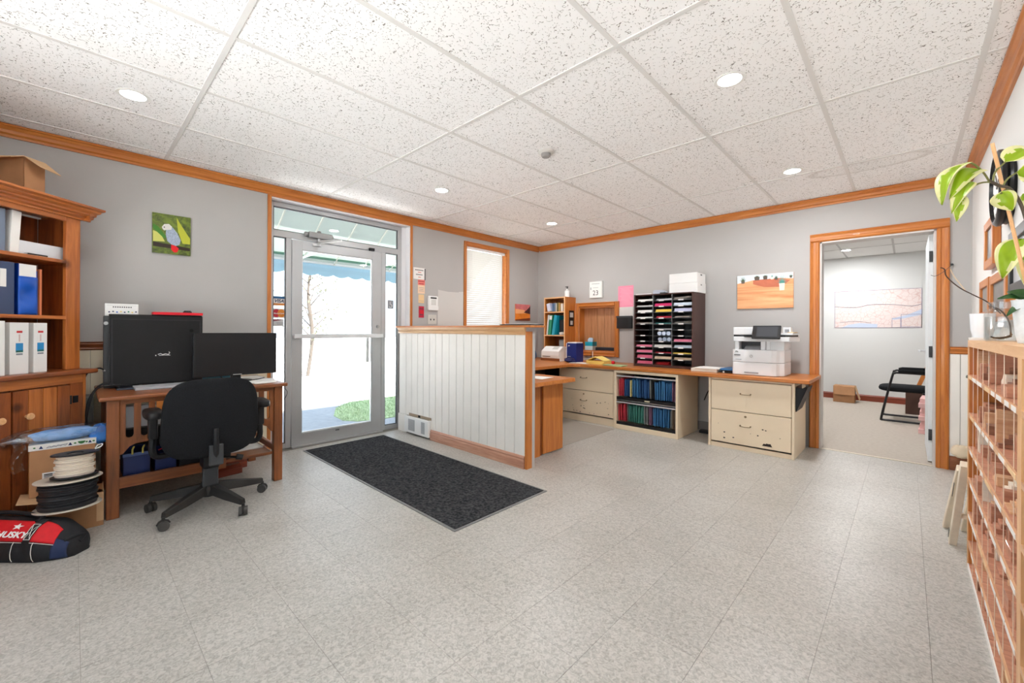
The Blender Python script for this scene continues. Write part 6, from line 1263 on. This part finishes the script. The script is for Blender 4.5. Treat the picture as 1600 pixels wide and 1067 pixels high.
sq(4.33, 7.67, .425, .27, .23, .045, black_fabric, 'seat'); sq(4.60, 7.67, .72, .035, .22, .2, black_fabric, 'backrest'); MB().tube([(4.16, 7.42, .39), (4.16, 7.92, .39)], .012, n=8).tube([(4.5, 7.42, .39), (4.5, 7.92, .39)], .012, n=8).build('cross_bar', blk_t, vc)
tag(MB().bar((4.36, 8.75, .02), (4.72, 8.85, 1.12), .05, .06, up=(0, 1, 0)).bar((4.46, 8.72, .02), (4.80, 8.80, 1.10), .02, .04, up=(0, 1, 0)).build('leaning_board', oak['z'], bevel=.003), 'oak board leaning on the wall behind the visitor chair', 'board')
tag(B(4.33, 4.72, 8.25, 8.5, .001, .40).build('brown_carton', plain('dark_brown_card', (84, 58, 48), .7), bevel=.004), 'dark brown carton on the carpet behind the visitor chair', 'box')
for k in range(8):
    o = tag(MB().prism([(4.44 + .012 * (k % 3), 6.75 + .03 * ((k * 5) % 3)), (4.78, 6.70), (4.80, 7.25), (4.47 + .01 * (k % 2), 7.2)], 'z', .002 + k * .05, .05 + k * .05).build('pink_sheet_stack', plain('pink_board', (226, 180, 176), .8, var=.05, scale=12)), f"pink foam board, number {('one', 'two', 'three', 'four', 'five', 'six', 'seven', 'eight')[k]} from the floor in the pile behind the open door", 'board', 'pink foam boards'); o.rotation_euler = (0, 0, 0)

# ------------------------------------------------------------------ outside the entrance
lot = plain('pale_concrete', (214, 214, 212), .9, var=.06, scale=1.5)
struct(MB().box(-60, -.15, -60, 70, -.3, -.1).box(-.15, 60, -60, YN - .15, -.3, -.1).build('pavement', lot))
struct(B(-2.5, -.15, -1.5, 9.5, -.1, -.094).build('pavement_shade', plain('shade_tinted_paving', (150, 158, 168), .9, var=.08, scale=12)))  # building shade painted into the ground as a darker, bluer strip
grass_m = plain('lawn_green', (158, 180, 140), .9, var=.3, scale=30)
gb = MB(); rnd = random.Random(3)
gp = [(-1.15, 2.70), (-1.35, 2.58), (-1.75, 2.63), (-2.3, 2.9), (-2.7, 3.3), (-2.8, 5.5), (-1.1, 5.5), (-1.05, 3.0)]
gb.prism(gp, 'z', -.1, -.085)
def inside(x, y):
    c = False; n = len(gp)
    for i in range(n):
        x1, y1 = gp[i]; x2_, y2_ = gp[(i + 1) % n]
        if (y1 > y) != (y2_ > y) and x < (x2_ - x1) * (y - y1) / (y2_ - y1) + x1: c = not c
    return c
for _ in range(5200):
    x, y = rnd.uniform(-2.8, -1.05), rnd.uniform(2.58, 5.5)
    if inside(x, y): h = rnd.uniform(.02, .05); dx, dy = rnd.uniform(-.02, .02), rnd.uniform(-.02, .02); gb.add([(x, y, -.087), (x + .006, y + .004, -.087), (x + dx, y + dy, -.087 + h)], [(0, 1, 2)])
tag(stuff(gb.build('lawn_grass', grass_m)), 'patch of short green grass outside the entrance', 'grass')
aw = thing('door_awning', 'grey-green canvas awning with scalloped blue edge outside the entrance', 'awning', (-.6, 2.2, 2.0))
def canvas(name, c, tr):
    m, nt, b = new_mat(name); b.inputs['Base Color'].default_value = rgb(c); b.inputs['Roughness'].default_value = .8
    t_ = nt.nodes.new('ShaderNodeBsdfTranslucent'); t_.inputs['Color'].default_value = rgb(c); mx = nt.nodes.new('ShaderNodeMixShader'); mx.inputs['Fac'].default_value = tr
    nt.links.new(b.outputs[0], mx.inputs[1]); nt.links.new(t_.outputs[0], mx.inputs[2]); nt.links.new(mx.outputs[0], nt.nodes['Material Output'].inputs['Surface']); return m
cvg, cvb, cvd = canvas('grey_green_canvas', (196, 203, 198), .5), canvas('blue_grey_canvas', (162, 186, 198), .5), canvas('dark_green_canvas', (110, 160, 140), .4)
AY0, NP, PW = .35, 11, .40
for k in range(NP):
    y0 = AY0 + k * PW; MB().add([(-.16, y0, 2.66), (-.16, y0 + PW - .006, 2.66), (-1.12, y0 + PW - .006, 2.03), (-1.12, y0, 2.03)], [(0, 1, 2, 3)]).build('canopy_panel', cvg, aw, thick=.003)
    MB().bar((-.17, y0 - .003, 2.645), (-1.11, y0 - .003, 2.015), .014, .014, up=(0, 1, 0)).build('seam_rib', plain('rib_cream', (206, 206, 196), .6), aw)
    pts = [(y0, 2.02), (y0 + PW, 2.02)] + [(y0 + PW * (1 - q_ / 16), 1.885 - .028 * abs(math.sin(math.pi * (1 - q_ / 16) * 2))) for q_ in range(17)]
    MB().prism(pts, 'x', -1.135, -1.130).build('valance', cvb, aw)
B(-1.128, -1.10, AY0, AY0 + NP * PW, 2.01, 2.035).build('front_bar', alu_light, aw); B(-1.05, -1.03, AY0, AY0 + NP * PW, 2.06, 2.12).build('inner_flap', cvd, aw)
for k in range(4):
    y = .9 + k * 1.0; MB().bar((-.16, y, 2.06), (-1.1, y, 2.035), .02, .02).build('support_arm', alu_light, aw)
# a sparse tree across the lot
te = thing('garden_tree', 'thin young tree in the bright yard outside the entrance', 'tree', (-7.5, 4.4, -.1)); bark = plain('pale_bark', (58, 52, 46), .9); rnd = random.Random(12); lm = MB()
MB().tube(curve([(-7.5, 4.4, -.1), (-7.45, 4.5, 1.0), (-7.5, 4.4, 2.2), (-7.4, 4.5, 3.4), (-7.5, 4.4, 4.6)], 4), [.05] * 8 + [.03] * 9, n=7).build('trunk', bark, te, smooth=True)
for k in range(26):
    z = .7 + k * .14; a = k * 2.4; L = rnd.uniform(.5, 1.3); p0 = Vector((-7.47, 4.45, z)); p1 = p0 + Vector((math.cos(a) * L * .6, math.sin(a) * L, rnd.uniform(.1, .6))); MB().tube([p0, p0.lerp(p1, .5) + Vector((0, 0, .08)), p1], [.018, .011, .004], n=5).build('branch', bark, te)
    for q_ in range(16):
        c = p0.lerp(p1, rnd.uniform(.4, 1.1)) + Vector((rnd.gauss(0, .1), rnd.gauss(0, .1), rnd.gauss(0, .1))); u_ = Vector((rnd.gauss(0, 1), rnd.gauss(0, 1), rnd.gauss(0, 1))).normalized(); v_ = u_.orthogonal().normalized(); s_ = rnd.uniform(.03, .06); lm.add([c - u_ * s_, c + v_ * s_ * .5, c + u_ * s_, c - v_ * s_ * .5], [(0, 1, 2, 3)])
stuff(lm.build('foliage', plain('yard_leaf', (70, 72, 56), .7), te))
